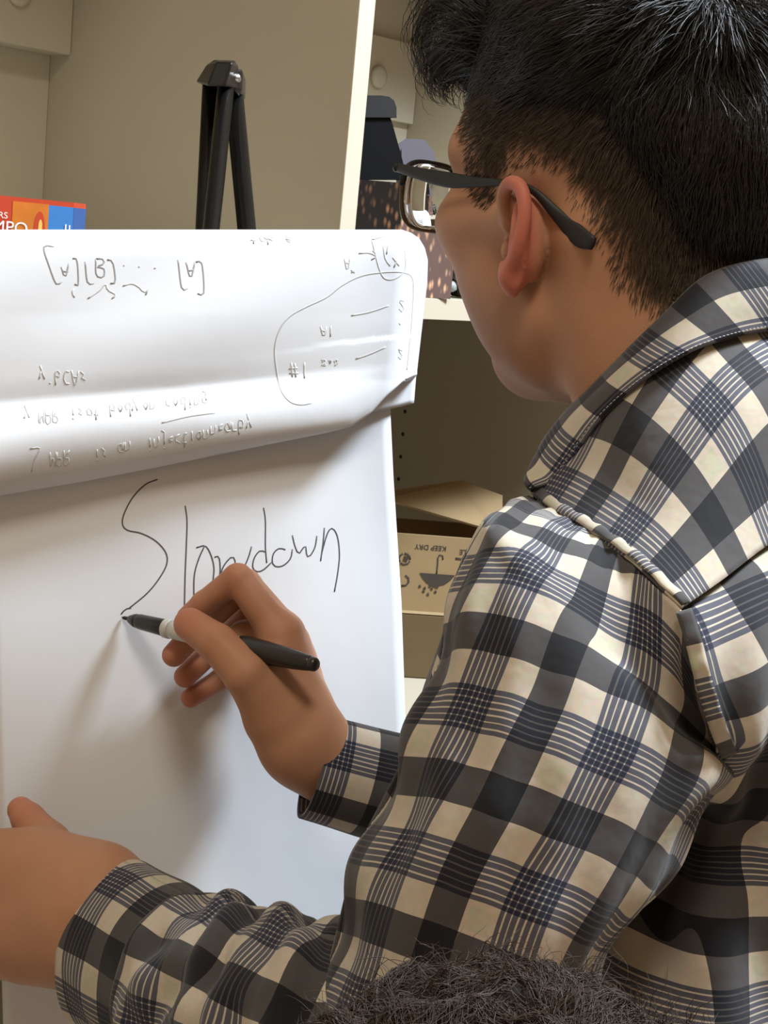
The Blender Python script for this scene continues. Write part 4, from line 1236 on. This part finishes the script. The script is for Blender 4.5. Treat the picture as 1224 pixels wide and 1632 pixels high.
# =================================================================== marker
mk = empty('marker_pen', None, 'black marker pen with grey barrel held in the writing hand', 'marker')
m0, m1 = P(195, 984, 1.0452), P(505, 1060, .955)
def mkp(a): return m0 + (m1 - m0) * a
def lathe(name, prof, mt, par, ns=24):
    a = [q[0] for q in prof]; r = [q[1] for q in prof]
    return tube(name, [mkp(x) for x in a], r, mt, par, ns=ns)
lathe('felt_tip', [(0, .0006), (.010, .0012), (.045, .0016), (.05, .0018)], M['felt'], mk)
lathe('nose_cone', [(.035, .0022), (.045, .0030), (.062, .0042), (.075, .0048), (.09, .0050)], M['marker_grip'], mk)
lathe('grip', [(.085, .0049), (.10, .0053), (.18, .0057), (.235, .0060), (.24, .0057)], M['marker_grip'], mk)
lathe('collar_ring', [(.235, .0060), (.24, .0068), (.262, .0068), (.268, .0062)], M['marker_grey'], mk)
br = lathe('barrel', [(.26, .0062), (.30, .0063), (.50, .0063), (.66, .0062)], M['marker_grey'], mk)
lathe('cap', [(.63, .0066), (.633, .0077), (.66, .0080), (.76, .0076), (.90, .0062), (.965, .0050), (.97, .0046)], M['marker_grip'], mk)
lathe('cap_end', [(.968, .0045), (.972, .0048), (.992, .0045), (1.0, .0034)], M['marker_grip'], mk)
md = unit(m1 - m0); mu = unit(UP - md * (UP @ md)); mf = np.cross(md, mu)
if mf @ FW > 0: mf = -mf
def bar_pt(a, th): return mkp(a) + (mu * sin(th) + mf * cos(th)) * .0064
for i, (a0_, a1_, th) in enumerate([(.53, .60, .9), (.54, .62, .62), (.545, .585, .35), (.60, .622, .3), (.5, .52, .75), (.55, .61, .1)]):
    zig = [bar_pt(a0_ + (a1_ - a0_) * t, th + .09 * ((k % 2) - .5) * 2) for k, t in enumerate(np.linspace(0, 1, 9))]
    tube('barrel_print', zig, .00045, M['print'], br, ns=5)

# =================================================================== plaid shirt
def coons(A, Bc, C, D, n, m):
    """A: F0->Q, D: T->R (u=0,1 over v); C: F0->T, B: Q->R; grid[v along A][u along C]"""
    A = cr(A, n); D = cr(D, n); C = cr(C, m); Bc = cr(Bc, m)
    s = np.linspace(0, 1, n)[:, None, None]; t = np.linspace(0, 1, m)[None, :, None]
    G = (1 - t) * A[:, None] + t * D[:, None] + (1 - s) * C[None] + s * Bc[None]
    G -= (1 - s) * (1 - t) * A[0] + s * (1 - t) * A[-1] + (1 - s) * t * D[0] + s * t * D[-1]
    return G
def toward(G):
    N_ = normals_of(G); c = (N_ * (CAM - G)).sum(-1)
    return N_ * np.sign(np.median(c))
def PX(*l): return [P(*q) for q in l]

def align(G, uv, px, py, val=.128):
    """slide the cloth pattern so a dark crossing falls on the photographed spot"""
    g = G.reshape(-1, 3) - CAM; Z = g @ FW
    x = 612 + FPX * (g @ RT) / Z; y = 816 - FPX * (g @ UP) / Z
    dd = np.hypot(x - px, y - py); k = np.nonzero(dd < max(6, dd.min() * 1.5))[0]; k = k[np.argmin(Z[k])]
    return uv - uv.reshape(-1, 2)[k] + val * .071
# --- torso tube (far side and front of the shirt)
rows = [(.055, .085, .070, .0), (.035, .135, .090, .0), (.0, .165, .105, 0), (-.05, .180, .118, 0), (-.12, .182, .122, 0), (-.22, .178, .122, 0), (-.34, .172, .118, .0), (-.46, .172, .116, .01), (-.58, .178, .118, .02)]
TC = L_SH - TF[1] * 0.182 + TF[0] * 0.015
nt = 72
rr_ = cr([list(r) for r in rows], 60)
GT = np.zeros((60, nt, 3))
for i, (dz, a, b, ff_) in enumerate(rr_):
    for j in range(nt):
        t = 2 * pi * j / nt
        w_ = 1 + .015 * sin(7 * t + dz * 20) + .01 * sin(13 * t - dz * 31)
        GT[i, j] = TC + ZZ * dz + TF[0] * ff_ + TF[1] * a * cos(t) * w_ + TF[0] * b * sin(t) * w_
uvT = np.zeros((60, nt, 2))
for j in range(nt): uvT[:, j, 0] = j / nt * .96; uvT[:, j, 1] = rr_[:, 0]
shirt = grid('shirt', GT, M['plaid'], writer, uvT, closed=True)

# --- yoke over the left shoulder
F0, Q_, R_, T0 = (846, 786, .826), (1085, 972, .699), (1420, 765, .845), (1330, 525, .862)
A = PX(F0, (878, 816, .800), (940, 850, .763), (1000, 893, .731), (1050, 940, .709), Q_)
Bc = PX(Q_, (1150, 925, .720), (1224, 868, .748), (1320, 812, .792), R_)
C = PX(F0, (905, 730, .824), (950, 672, .818), (1010, 616, .808), (1070, 578, .803), (1140, 545, .806), (1224, 525, .824), T0)
D = PX(T0, (1370, 620, .845), R_)
GY = coons(A, Bc, C, D, 50, 64)
NY = toward(GY)
ii, jj = np.meshgrid(np.linspace(0, 1, 50), np.linspace(0, 1, 64), indexing='ij')
bul = .010 * np.sin(pi * ii) * np.sin(pi * jj ** .8)
fold = .0010 * np.sin(22 * jj + 5 * ii) * (1 - ii) * np.sin(pi * np.clip(jj * 2.2, 0, 1)) + .0008 * np.sin(9 * ii + 6 * jj)
GY = GY + NY * (bul + fold)[..., None]
pa, pb = unit(P(1224, 868, .748) - P(*Q_)), unit(P(905, 832, .784) - P(*Q_))
rel = GY - P(*Q_); g_ = pa @ pb; ra_, rb_ = rel @ pa, rel @ pb
uvY = np.stack([(ra_ - g_ * rb_) / (1 - g_ * g_), (rb_ - g_ * ra_) / (1 - g_ * g_)], -1)
uvY = align(GY, uvY, 1132, 830)
grid('yoke', GY, M['plaid'], shirt, uvY, solid=.0016)

# --- back panel below the yoke
TL = PX(Q_, (1098, 1020, .692), (1118, 1090, .690), (1150, 1205, .705), (1120, 1300, .745), (1050, 1400, .775), (960, 1530, .785), (880, 1700, .79))
TR = PX(R_, (1430, 1000, .825), (1440, 1300, .83), (1440, 1700, .83))
GB_ = coons(TL, PX((880, 1700, .79), (1050, 1715, .735), (1200, 1720, .74), (1440, 1700, .83)), [P(*Q_)] + PX((1150, 925, .720), (1224, 868, .748), (1320, 812, .792)) + [P(*R_)], TR, 90, 70)
NB_ = toward(GB_)
ii, jj = np.meshgrid(np.linspace(0, 1, 90), np.linspace(0, 1, 70), indexing='ij')
dsp = .006 * np.sin(jj * 26 + 5 * np.sin(ii * 4)) * np.sin(pi * ii) ** .5 * (.4 + .6 * ii) * np.exp(-jj * 1.2) + .004 * np.sin(jj * 11 - ii * 7) * ii
dsp += .004 * np.sin(ii * 38 - jj * 20) * np.exp(-((ii - .45) / .16) ** 2) * np.exp(-jj * 3)
dsp -= .006 * np.exp(-ii * 30)
GB_ = GB_ + NB_ * dsp[..., None]
lv = np.concatenate([np.zeros((1, 70)), np.cumsum(np.linalg.norm(np.diff(GB_, axis=0), axis=2), 0)], 0)
hz = unit(np.cross(ZZ, unit(P(1300, 1200, .76) - CAM))) * -1
dh = GB_ - P(1224, 900, .748)
ua = unit(P(1440, 1300, .83) - P(1120, 1300, .745)); va = -ZZ
ub = dh @ ua
ia = int(np.argmin(np.linalg.norm(GB_[:, 0] - P(1150, 1205, .705), axis=1)))
cs = ub[:, 0].copy(); cs[ia:] = cs[ia]
ub = ub - cs[:, None] * np.linspace(1, .35, 70)[None, :]
uvB = np.stack([ub, lv * .5 + (dh @ va) * .5], -1)
uvB = align(GB_, uvB, 1181, 1290)
grid('back_panel', GB_, M['plaid'], shirt, uvB, solid=.0014)

# --- upper sleeve of the near arm
def ring_px(l, r, z, b, zl=None, zr=None, nphi=96, bk=None, low=0.0):
    Lp = P(l[0], l[1], z if zl is None else zl); Rp = P(r[0], r[1], z if zr is None else zr)
    c = (Lp + Rp) / 2; a = (Rp - Lp) / 2
    n = -(c - CAM); n = n - unit(a) * (n @ unit(a)); n = unit(n)
    ph = np.arange(nphi) / nphi * 2 * pi
    bb_ = np.where(np.sin(ph) > 0, b, bk if bk else b)
    return c - a * np.cos(ph)[:, None] + n * (bb_ * np.sin(ph))[:, None]
NP = 112
front = cr(PX((838, 792, .832), (885, 815, .797), (940, 849, .764), (1000, 893, .732), (1050, 939, .710), (1085, 970, .699), (1100, 1020, .690), (1118, 1090, .688), (1140, 1160, .694), (1160, 1212, .715)), NP // 2 + 1)
backh = cr(PX((1160, 1212, .715), (1140, 1230, .79), (1050, 1120, .86), (930, 930, .88), (838, 792, .832)), NP // 2 + 1)
ring0 = np.vstack([front[:-1], backh[:-1]])
rings = [ring0]
SL = [((790, 823), (1165, 1225), .755, .052), ((757, 868), (1160, 1240), .748, .058), ((727, 935), (1150, 1258), .742, .061), ((703, 1020), (1128, 1285), .737, .063), ((676, 1095), (1100, 1322), .732, .064),
      ((655, 1165), (1070, 1362), .729, .065), ((637, 1225), (1035, 1405), .726, .066), ((607, 1295), (1000, 1455), .724, .066), ((583, 1352), (968, 1510), .722, .066), ((562, 1420), (945, 1570), .722, .066),
      ((540, 1495), (925, 1635), .722, .067), ((518, 1570), (905, 1705), .722, .068), ((500, 1650), (890, 1790), .722, .066), ((500, 1730), (860, 1870), .722, .055)]
for l, r, z, b in SL: rings.append(ring_px(l, r, z, b, nphi=NP))
K0 = np.array(rings); ns_ = 110
GS = np.stack([cr(K0[:, j], ns_) for j in range(NP)], 1)
NS = normals_of(GS, True)
cc = GS.mean(1, keepdims=True); NS *= np.sign(((GS - cc) * NS).sum(-1).mean())
ph = np.arange(NP) / NP * 2 * pi; tt = np.linspace(0, 1, ns_)
TT, PHI = np.meshgrid(tt, ph, indexing='ij')
d = .0035 * np.sin(TT * 34 + 2.5 * np.cos(PHI)) * np.exp(-((PHI - .15) / .55) ** 2) * sstep(TT, .25, .45) * sstep(TT, .98, .8)
d += .004 * np.sin(TT * 20 + 4 * PHI) * np.exp(-((PHI - 2.7) / .5) ** 2) * sstep(TT, .1, .3) * sstep(TT, 1, .7)
d += .0016 * np.sin(7 * PHI + 11 * TT) * np.sin(pi * TT) + .0012 * np.sin(13 * PHI - 16 * TT + 1) * np.sin(pi * TT)
d += .002 * np.exp(-((TT - .09) / .05) ** 2)
d += .0008 * np.sin(PHI * 30) * np.exp(-((TT - .03) / .04) ** 2)
GS = GS + NS * d[..., None]
vv = np.concatenate([np.cumsum(np.linalg.norm(np.diff(GS[::-1], axis=0), axis=2), 0)[::-1], np.zeros((1, NP))], 0)
half = NP // 2
per = np.linalg.norm(np.roll(GS, -1, 1) - GS, axis=2)
uu = np.cumsum(per, 1) - per; uu = uu - uu[:, NP // 4][:, None]
kmix = sstep(tt, .0, .5)[:, None]
uref = uu[ns_ // 2][None, :]
uvS = np.stack([uu * .6 + uref * .4 - .012, vv + .018], -1)
# repeat the first column so the cloth pattern does not run backwards over the seam
GSx = np.concatenate([GS, GS[:, :1]], 1); uvx = np.concatenate([uvS, uvS[:, :1] + np.array([per.sum(1).mean(), 0])], 1)
uvx = align(GSx, uvx, 893, 1042)
sleeve_up = grid('sleeve', GSx, M['plaid'], shirt, uvx, solid=.0012)

# --- lower sleeve of the near arm
def ring_axis(c, dvec, ra, rb, upd, nphi):
    dvec = unit(dvec); a = unit(upd - dvec * (upd @ dvec)); n = np.cross(a, dvec)
    if n @ (CAM - c) < 0: n = -n
    ph = np.arange(nphi) / nphi * 2 * pi
    return c + a * (ra * np.cos(ph))[:, None] + n * (rb * np.sin(ph))[:, None]
axis_k = [P(660, 1775, .745), P(565, 1722, .735), P(480, 1672, .762), P(400, 1626, .80), P(335, 1594, .835), P(292, 1570, .858)]
ax_s = cr(axis_k, 9)
rad_k = np.interp(np.linspace(0, 1, 9), [0, .25, .5, .75, 1], [.046, .064, .0615, .055, .047])
def lower_loft(name, axp, radp, nrow, v0, folds, solid=.0013, flatn=.92, at=None):
    axp = np.array(axp); T_ = np.gradient(axp, axis=0)
    R = np.array([ring_axis(axp[i], T_[i], radp[i], radp[i] * flatn, UP, 96) for i in range(len(axp))])
    G = np.stack([cr(R[:, j], nrow) for j in range(96)], 1)
    N_ = normals_of(G, True); N_ *= np.sign(((G - G.mean(1, keepdims=True)) * N_).sum(-1).mean())
    TT, PHI = np.meshgrid(np.linspace(0, 1, nrow), np.arange(96) / 96 * 2 * pi, indexing='ij')
    G = G + N_ * folds(TT, PHI)[..., None]
    v = np.linalg.norm(np.diff(G, axis=0), axis=2).mean(1); v = np.concatenate([[0], np.cumsum(v)]) + v0
    per = np.linalg.norm(np.roll(G, -1, 1) - G, axis=2).sum(1).mean()
    uv = np.zeros((nrow, 97, 2)); uv[..., 0] = np.arange(97) / 96 * per + .01; uv[..., 1] = v[:, None]
    G = np.concatenate([G, G[:, :1]], 1)
    if at: uv = align(G, uv, *at)
    return grid(name, G, M['plaid'], shirt, uv, solid=solid), G
def folds_l(T, Pn):
    env = sstep(T, .02, .2) * sstep(T, 1.0, .9)
    warp = T * 44 + 2.2 * np.sin(Pn + .6) + 1.1 * np.sin(2 * Pn + 8 * T)
    a = np.sin(warp); a = np.sign(a) * np.abs(a) ** .8
    b = np.sin(T * 27 - 1.9 * np.cos(Pn * 1.0 - .5) + 3 * np.sin(3 * Pn))
    return env * (.0024 * a + .0024 * b + .0012 * np.sin(9 * Pn + 26 * T) + .0009 * np.sin(70 * T + 5 * Pn)) + .006 * sstep(T, .8, .95) * sstep(T, 1.0, .96)
lower_loft('sleeve', ax_s, rad_k, 130, .0, folds_l, at=(301, 1534))
cuff_ax = [P(300, 1574, .853), P(262, 1551, .872), P(222, 1527, .890), P(186, 1508, .905)]
lower_loft('cuff', cuff_ax, [.0485, .0495, .0500, .0500], 24, .02, lambda T, Pn: .0006 * np.sin(5 * Pn + 9 * T), .0026, .84, (180, 1524))

# --- far arm: cuff and sleeve
rc_ax = [P(500, 1222, 1.000), P(540, 1233, 1.003), P(585, 1246, 1.006), P(622, 1256, 1.010)]
lower_loft('cuff', rc_ax, [.0352, .0358, .0366, .0372], 24, .055, lambda T, Pn: .0005 * np.sin(4 * Pn), .0026, .95, (603, 1309))
rs_ax = [P(616, 1254, 1.010), P(650, 1264, 1.012), P(720, 1285, 1.022), P(820, 1312, 1.04), R_EL, (R_EL + R_SH) / 2, R_SH]
lower_loft('sleeve', rs_ax, [.036, .044, .05, .054, .060, .066, .07], 90, .03, lambda T, Pn: .003 * np.sin(T * 60 + 2 * np.sin(Pn)) * sstep(T, .02, .1))

# --- collar
ctop = PX((850, 762, .838), (862, 715, .842), (900, 662, .840), (935, 628, .834), (1000, 562, .822), (1062, 502, .812), (1130, 444, .812), (1224, 420, .822), (1310, 424, .850), (1345, 470, .91), (1270, 560, .97), (1090, 680, 1.0), (930, 755, .965))
cbot = PX((852, 782, .826), (885, 768, .819), (925, 716, .815), (960, 668, .809), (1010, 620, .800), (1068, 580, .794), (1130, 550, .797), (1224, 528, .815), (1330, 524, .845), (1375, 580, .92), (1290, 690, .99), (1100, 790, 1.01), (930, 800, .96))
Ct = cr(ctop, 160, True); Cb = cr(cbot, 160, True)
ctr = Ct.mean(0)
rowsC = []
out_d = (Ct - ctr); out_d[:, 2] = 0; out_d /= np.linalg.norm(out_d, axis=1, keepdims=True)
inn = Ct - out_d * .006 - ZZ * .045
rowsC = [inn, Ct - out_d * .0055 - ZZ * .012, Ct - out_d * .003 + ZZ * .001, Ct]
for t in np.linspace(.1, 1, 12): rowsC.append(Ct * (1 - t) + Cb * t + out_d * .004 * sin(pi * t))
GC = np.array(rowsC)
lenC = np.concatenate([[0], np.cumsum(np.linalg.norm(np.diff(Ct, axis=0), axis=1))])
hv_ = np.concatenate([[0], np.cumsum(np.linalg.norm(np.diff(GC, axis=0), axis=2).mean(1))])
uvC = np.stack([np.broadcast_to(lenC * 1.0 + .02, (len(GC), 160)), np.broadcast_to(hv_[:, None] - .028, (len(GC), 160))], -1)
GCx = np.concatenate([GC, GC[:, :1]], 1); uvCx = np.concatenate([uvC, uvC[:, :1] + np.array([lenC[-1] + .003, 0])], 1)
uvCx = align(GCx, uvCx, 944, 618)
grid('collar', GCx, M['plaid'], shirt, uvCx, solid=.0018)

# --- seams
M['seam'] = M['plaid']
def ribbon(name, path, wdt, nrmv, uvoff, th=.0016):
    p = np.array(path); T_ = np.gradient(p, axis=0); T_ /= np.linalg.norm(T_, axis=1, keepdims=True)
    S_ = np.cross(T_, nrmv); S_ /= np.linalg.norm(S_, axis=1, keepdims=True)
    cols = np.linspace(-1, 1, 5)
    rng_ = np.sin(np.arange(len(p)) * 1.1) * .0005
    G = p[:, None] + S_[:, None] * (cols * wdt / 2)[None, :, None] + np.asarray(nrmv)[:, None] * ((1 - cols ** 2) * .0008)[None, :, None] + np.asarray(nrmv)[:, None] * rng_[:, None, None]
    l = np.concatenate([[0], np.cumsum(np.linalg.norm(np.diff(p, axis=0), axis=1))])
    uv = np.stack([np.broadcast_to(l[:, None] + uvoff[0], (len(p), 5)), np.broadcast_to(uvoff[1] + cols[None] * wdt / 2, (len(p), 5))], -1)
    return grid(name, G, M['plaid'], shirt, uv, solid=th)
pe = cr(GY[1:, 1] + NY[1:, 1] * .0022, 50); nv_ = NY[1:, 1]; nv_ = np.vstack([nv_, nv_[-1:]])
ribbon('shoulder_seam', pe, .0060, nv_, (.0, .022), .0005)
fr_ = cr(PX(Q_, (1100, 1020, .690), (1118, 1090, .688), (1140, 1160, .694), (1158, 1205, .712)), 40)
nv_ = (CAM - fr_); nv_ /= np.linalg.norm(nv_, axis=1, keepdims=True)
ribbon('armhole_seam', fr_ + nv_ * .003 + RT * .0015, .0080, nv_, (.0, .022), .0005)
st_m = mat('white_thread', (0.42, 0.41, 0.40), .8)
def stitches(path, shift, name='stitching'):
    parts = []
    for i in range(0, len(path) - 1):
        a, b = path[i] + shift, path[i] + (path[i + 1] - path[i]) * .6 + shift
        parts.append(tube_data([a, (a + b) / 2 + nrm_c * .0003, b], .0002, ns=5))
    v, f = join_data(parts); o = mesh_from(name, v, f, st_m, shirt); o['kind'] = 'stuff'; return o
nrm_c = unit(CAM - P(1100, 850, .74))
stitches(cr([GY[-3, j] + NY[-3, j] * .0006 for j in range(0, 40, 3)], 90), nrm_c * .0004)
stitches(cr([GY[i, 2] + NY[i, 2] * .0006 for i in range(4, 50, 3)], 80), nrm_c * .0010)
stitches(cr([GC[-2, j] + out_d[j] * .002 for j in range(2, 90, 4)], 150), nrm_c * .0006)

# --- trousers and shoes (below the picture)
for s in (-1, 1):
    hp = HIPS + TF[1] * s * .085; kn = hp + TF[1] * s * .02 - ZZ * (hp[2] - .48) + TF[0] * .01; an = kn - ZZ * .38 + TF[1] * s * .01
    v, f = tube_data(cr([hp + ZZ * .06, hp - ZZ * .1, kn, an], 24), np.linspace(.098, .062, 24), ns=28, upv=TF[0]); mesh_from('trouser_leg', v, f, M['trouser'], writer)
    sh_ = [an - TF[0] * .06 - ZZ * (an[2] - .04), an - ZZ * (an[2] - .055), an + TF[0] * .08 - ZZ * (an[2] - .042), an + TF[0] * .18 - ZZ * (an[2] - .028)]
    v, f = tube_data(cr(sh_, 16), np.interp(np.linspace(0, 1, 16), [0, .1, .6, .95, 1], [.028, .038, .042, .03, .014]), ns=20, flat=.9, upv=TF[1]); v[:, 2] = np.maximum(v[:, 2], .001); mesh_from('shoe', v, f, M['black_plastic'], writer)

# =================================================================== second person, seated in front of the camera
p2 = empty('person', None, 'seated person seen only as curly dark brown hair at the bottom edge', 'person')
HF2 = frame(radians(78), radians(8)); HO2 = P(765, 2282, 0.505)
HO2b = HO2
def head2_fn(p):
    q = ((p - HO2.astype(f32)) @ HF2.T.astype(f32)).astype(f32)
    d = head_core(q)
    d = smin(d, sd_rc(q, (-.12, -.16, -.29), (-.12, .16, -.29), .06, .06), .06)
    d = smin(d, sd_rc(q, (-.12, -.07, -.34), (-.10, -.06, -.62), .10, .10), .06); d = smin(d, sd_rc(q, (-.12, .07, -.34), (-.10, .06, -.62), .10, .10), .06)
    m = (np.abs(q[:, 1]) > .045) & (np.abs(q[:, 2]) < .06) & (q[:, 0] > -.05) & (q[:, 0] < .035)
    if m.any(): d[m] = smin(d[m], ear(q[m]), .004)
    return d
hl2 = lambda F, L, U: HO2 + np.array([F, L, U]) @ HF2
b2 = [hl2(a, b, c) for a in (-.22, .13) for b in (-.24, .24) for c in (-.72, .15)]
v2, f2 = mesh_sdf([(head2_fn, *bounds(b2, .01))], 0.0042)
body2 = mesh_from('body', v2, f2, M['skin'], p2, True, None, {'flush': np.zeros(len(v2)), 'stubble': np.zeros(len(v2))})
def shirt2_fn(p):
    q = ((p - HO2.astype(f32)) @ HF2.T.astype(f32)).astype(f32)
    d = sd_rc(q, (-.12, -.16, -.30), (-.12, .16, -.30), .072, .072)
    d = smin(d, sd_rc(q, (-.12, -.07, -.34), (-.10, -.06, -.66), .115, .115), .06); d = smin(d, sd_rc(q, (-.12, .07, -.34), (-.10, .06, -.66), .115, .115), .06)
    return d
v3, f3 = mesh_sdf([(shirt2_fn, *bounds([hl2(a, b, c) for a in (-.25, .05) for b in (-.25, .25) for c in (-.8, -.2)], .01))], 0.006)
mesh_from('sweater', v3, f3, M['trouser'], p2)
def cap2_fn(p):
    q = ((p - HO2.astype(f32)) @ HF2.T.astype(f32)).astype(f32)
    d = sd_ell(q, (-.014, 0, .060), (.106, .086, .094))
    d = smin(d, sd_rc(q, (-.06, 0, 0), (-.065, 0, -.04), .055, .05), .03)
    d = np.maximum(d, (q[:, 0] - .07) + (.08 - q[:, 2]) * .3)
    wob = .006 * np.sin(q[:, 0] * 95 + 1) * np.sin(q[:, 1] * 88 + 2) * np.sin(q[:, 2] * 80) + .004 * np.sin(q[:, 0] * 190) * np.sin(q[:, 1] * 170 + 1)
    return (d + wob).astype(f32)
v4_, f4_ = mesh_sdf([(cap2_fn, *bounds([hl2(a, b, c) for a in (-.14, .12) for b in (-.1, .1) for c in (-.1, .17)], .01))], 0.003)
hair2 = mesh_from('hair', v4_, f4_, M['hair_base'], p2)
rt, nr = face_sample(v4_, f4_, 15000, lambda c: .1 + sstep((c - HO2) @ HF2[2], .05, .10))
q2 = (rt - HO2) @ HF2.T
fl2 = tangent(((q2 - np.array([-.07, 0, .14])) * 6 + np.stack([np.sin(q2[:, 1] * 120 + q2[:, 2] * 60), np.sin(q2[:, 0] * 110 + 2), np.sin(q2[:, 0] * 90 + q2[:, 1] * 70)], 1) * .9) @ HF2, nr)
pts = grow(rt, nr, fl2, rng.uniform(.018, .035, len(rt)), 8, cap2_fn, .10, .22, .001, .02, .12)
strand_mesh('hair_strands', pts, rng.uniform(.00010, .00022, len(rt)), M['hair2'], hair2)
rt, nr = face_sample(v4_, f4_, 3500, lambda c: sstep((c - HO2) @ HF2[2], .08, .12))
q2 = (rt - HO2) @ HF2.T
fl2 = tangent((np.stack([np.sin(q2[:, 1] * 90 + q2[:, 2] * 60), np.sin(q2[:, 0] * 80 + 2), np.sin(q2[:, 0] * 70 + q2[:, 1] * 50)], 1) + rng.normal(size=q2.shape) * .3) @ HF2, nr)
pts = grow(rt, nr, fl2, rng.uniform(.012, .026, len(rt)), 9, None, .35, .34, 0, .05, .15)
strand_mesh('hair_curls', pts, rng.uniform(.00008, .00016, len(rt)), M['hair2'], hair2)
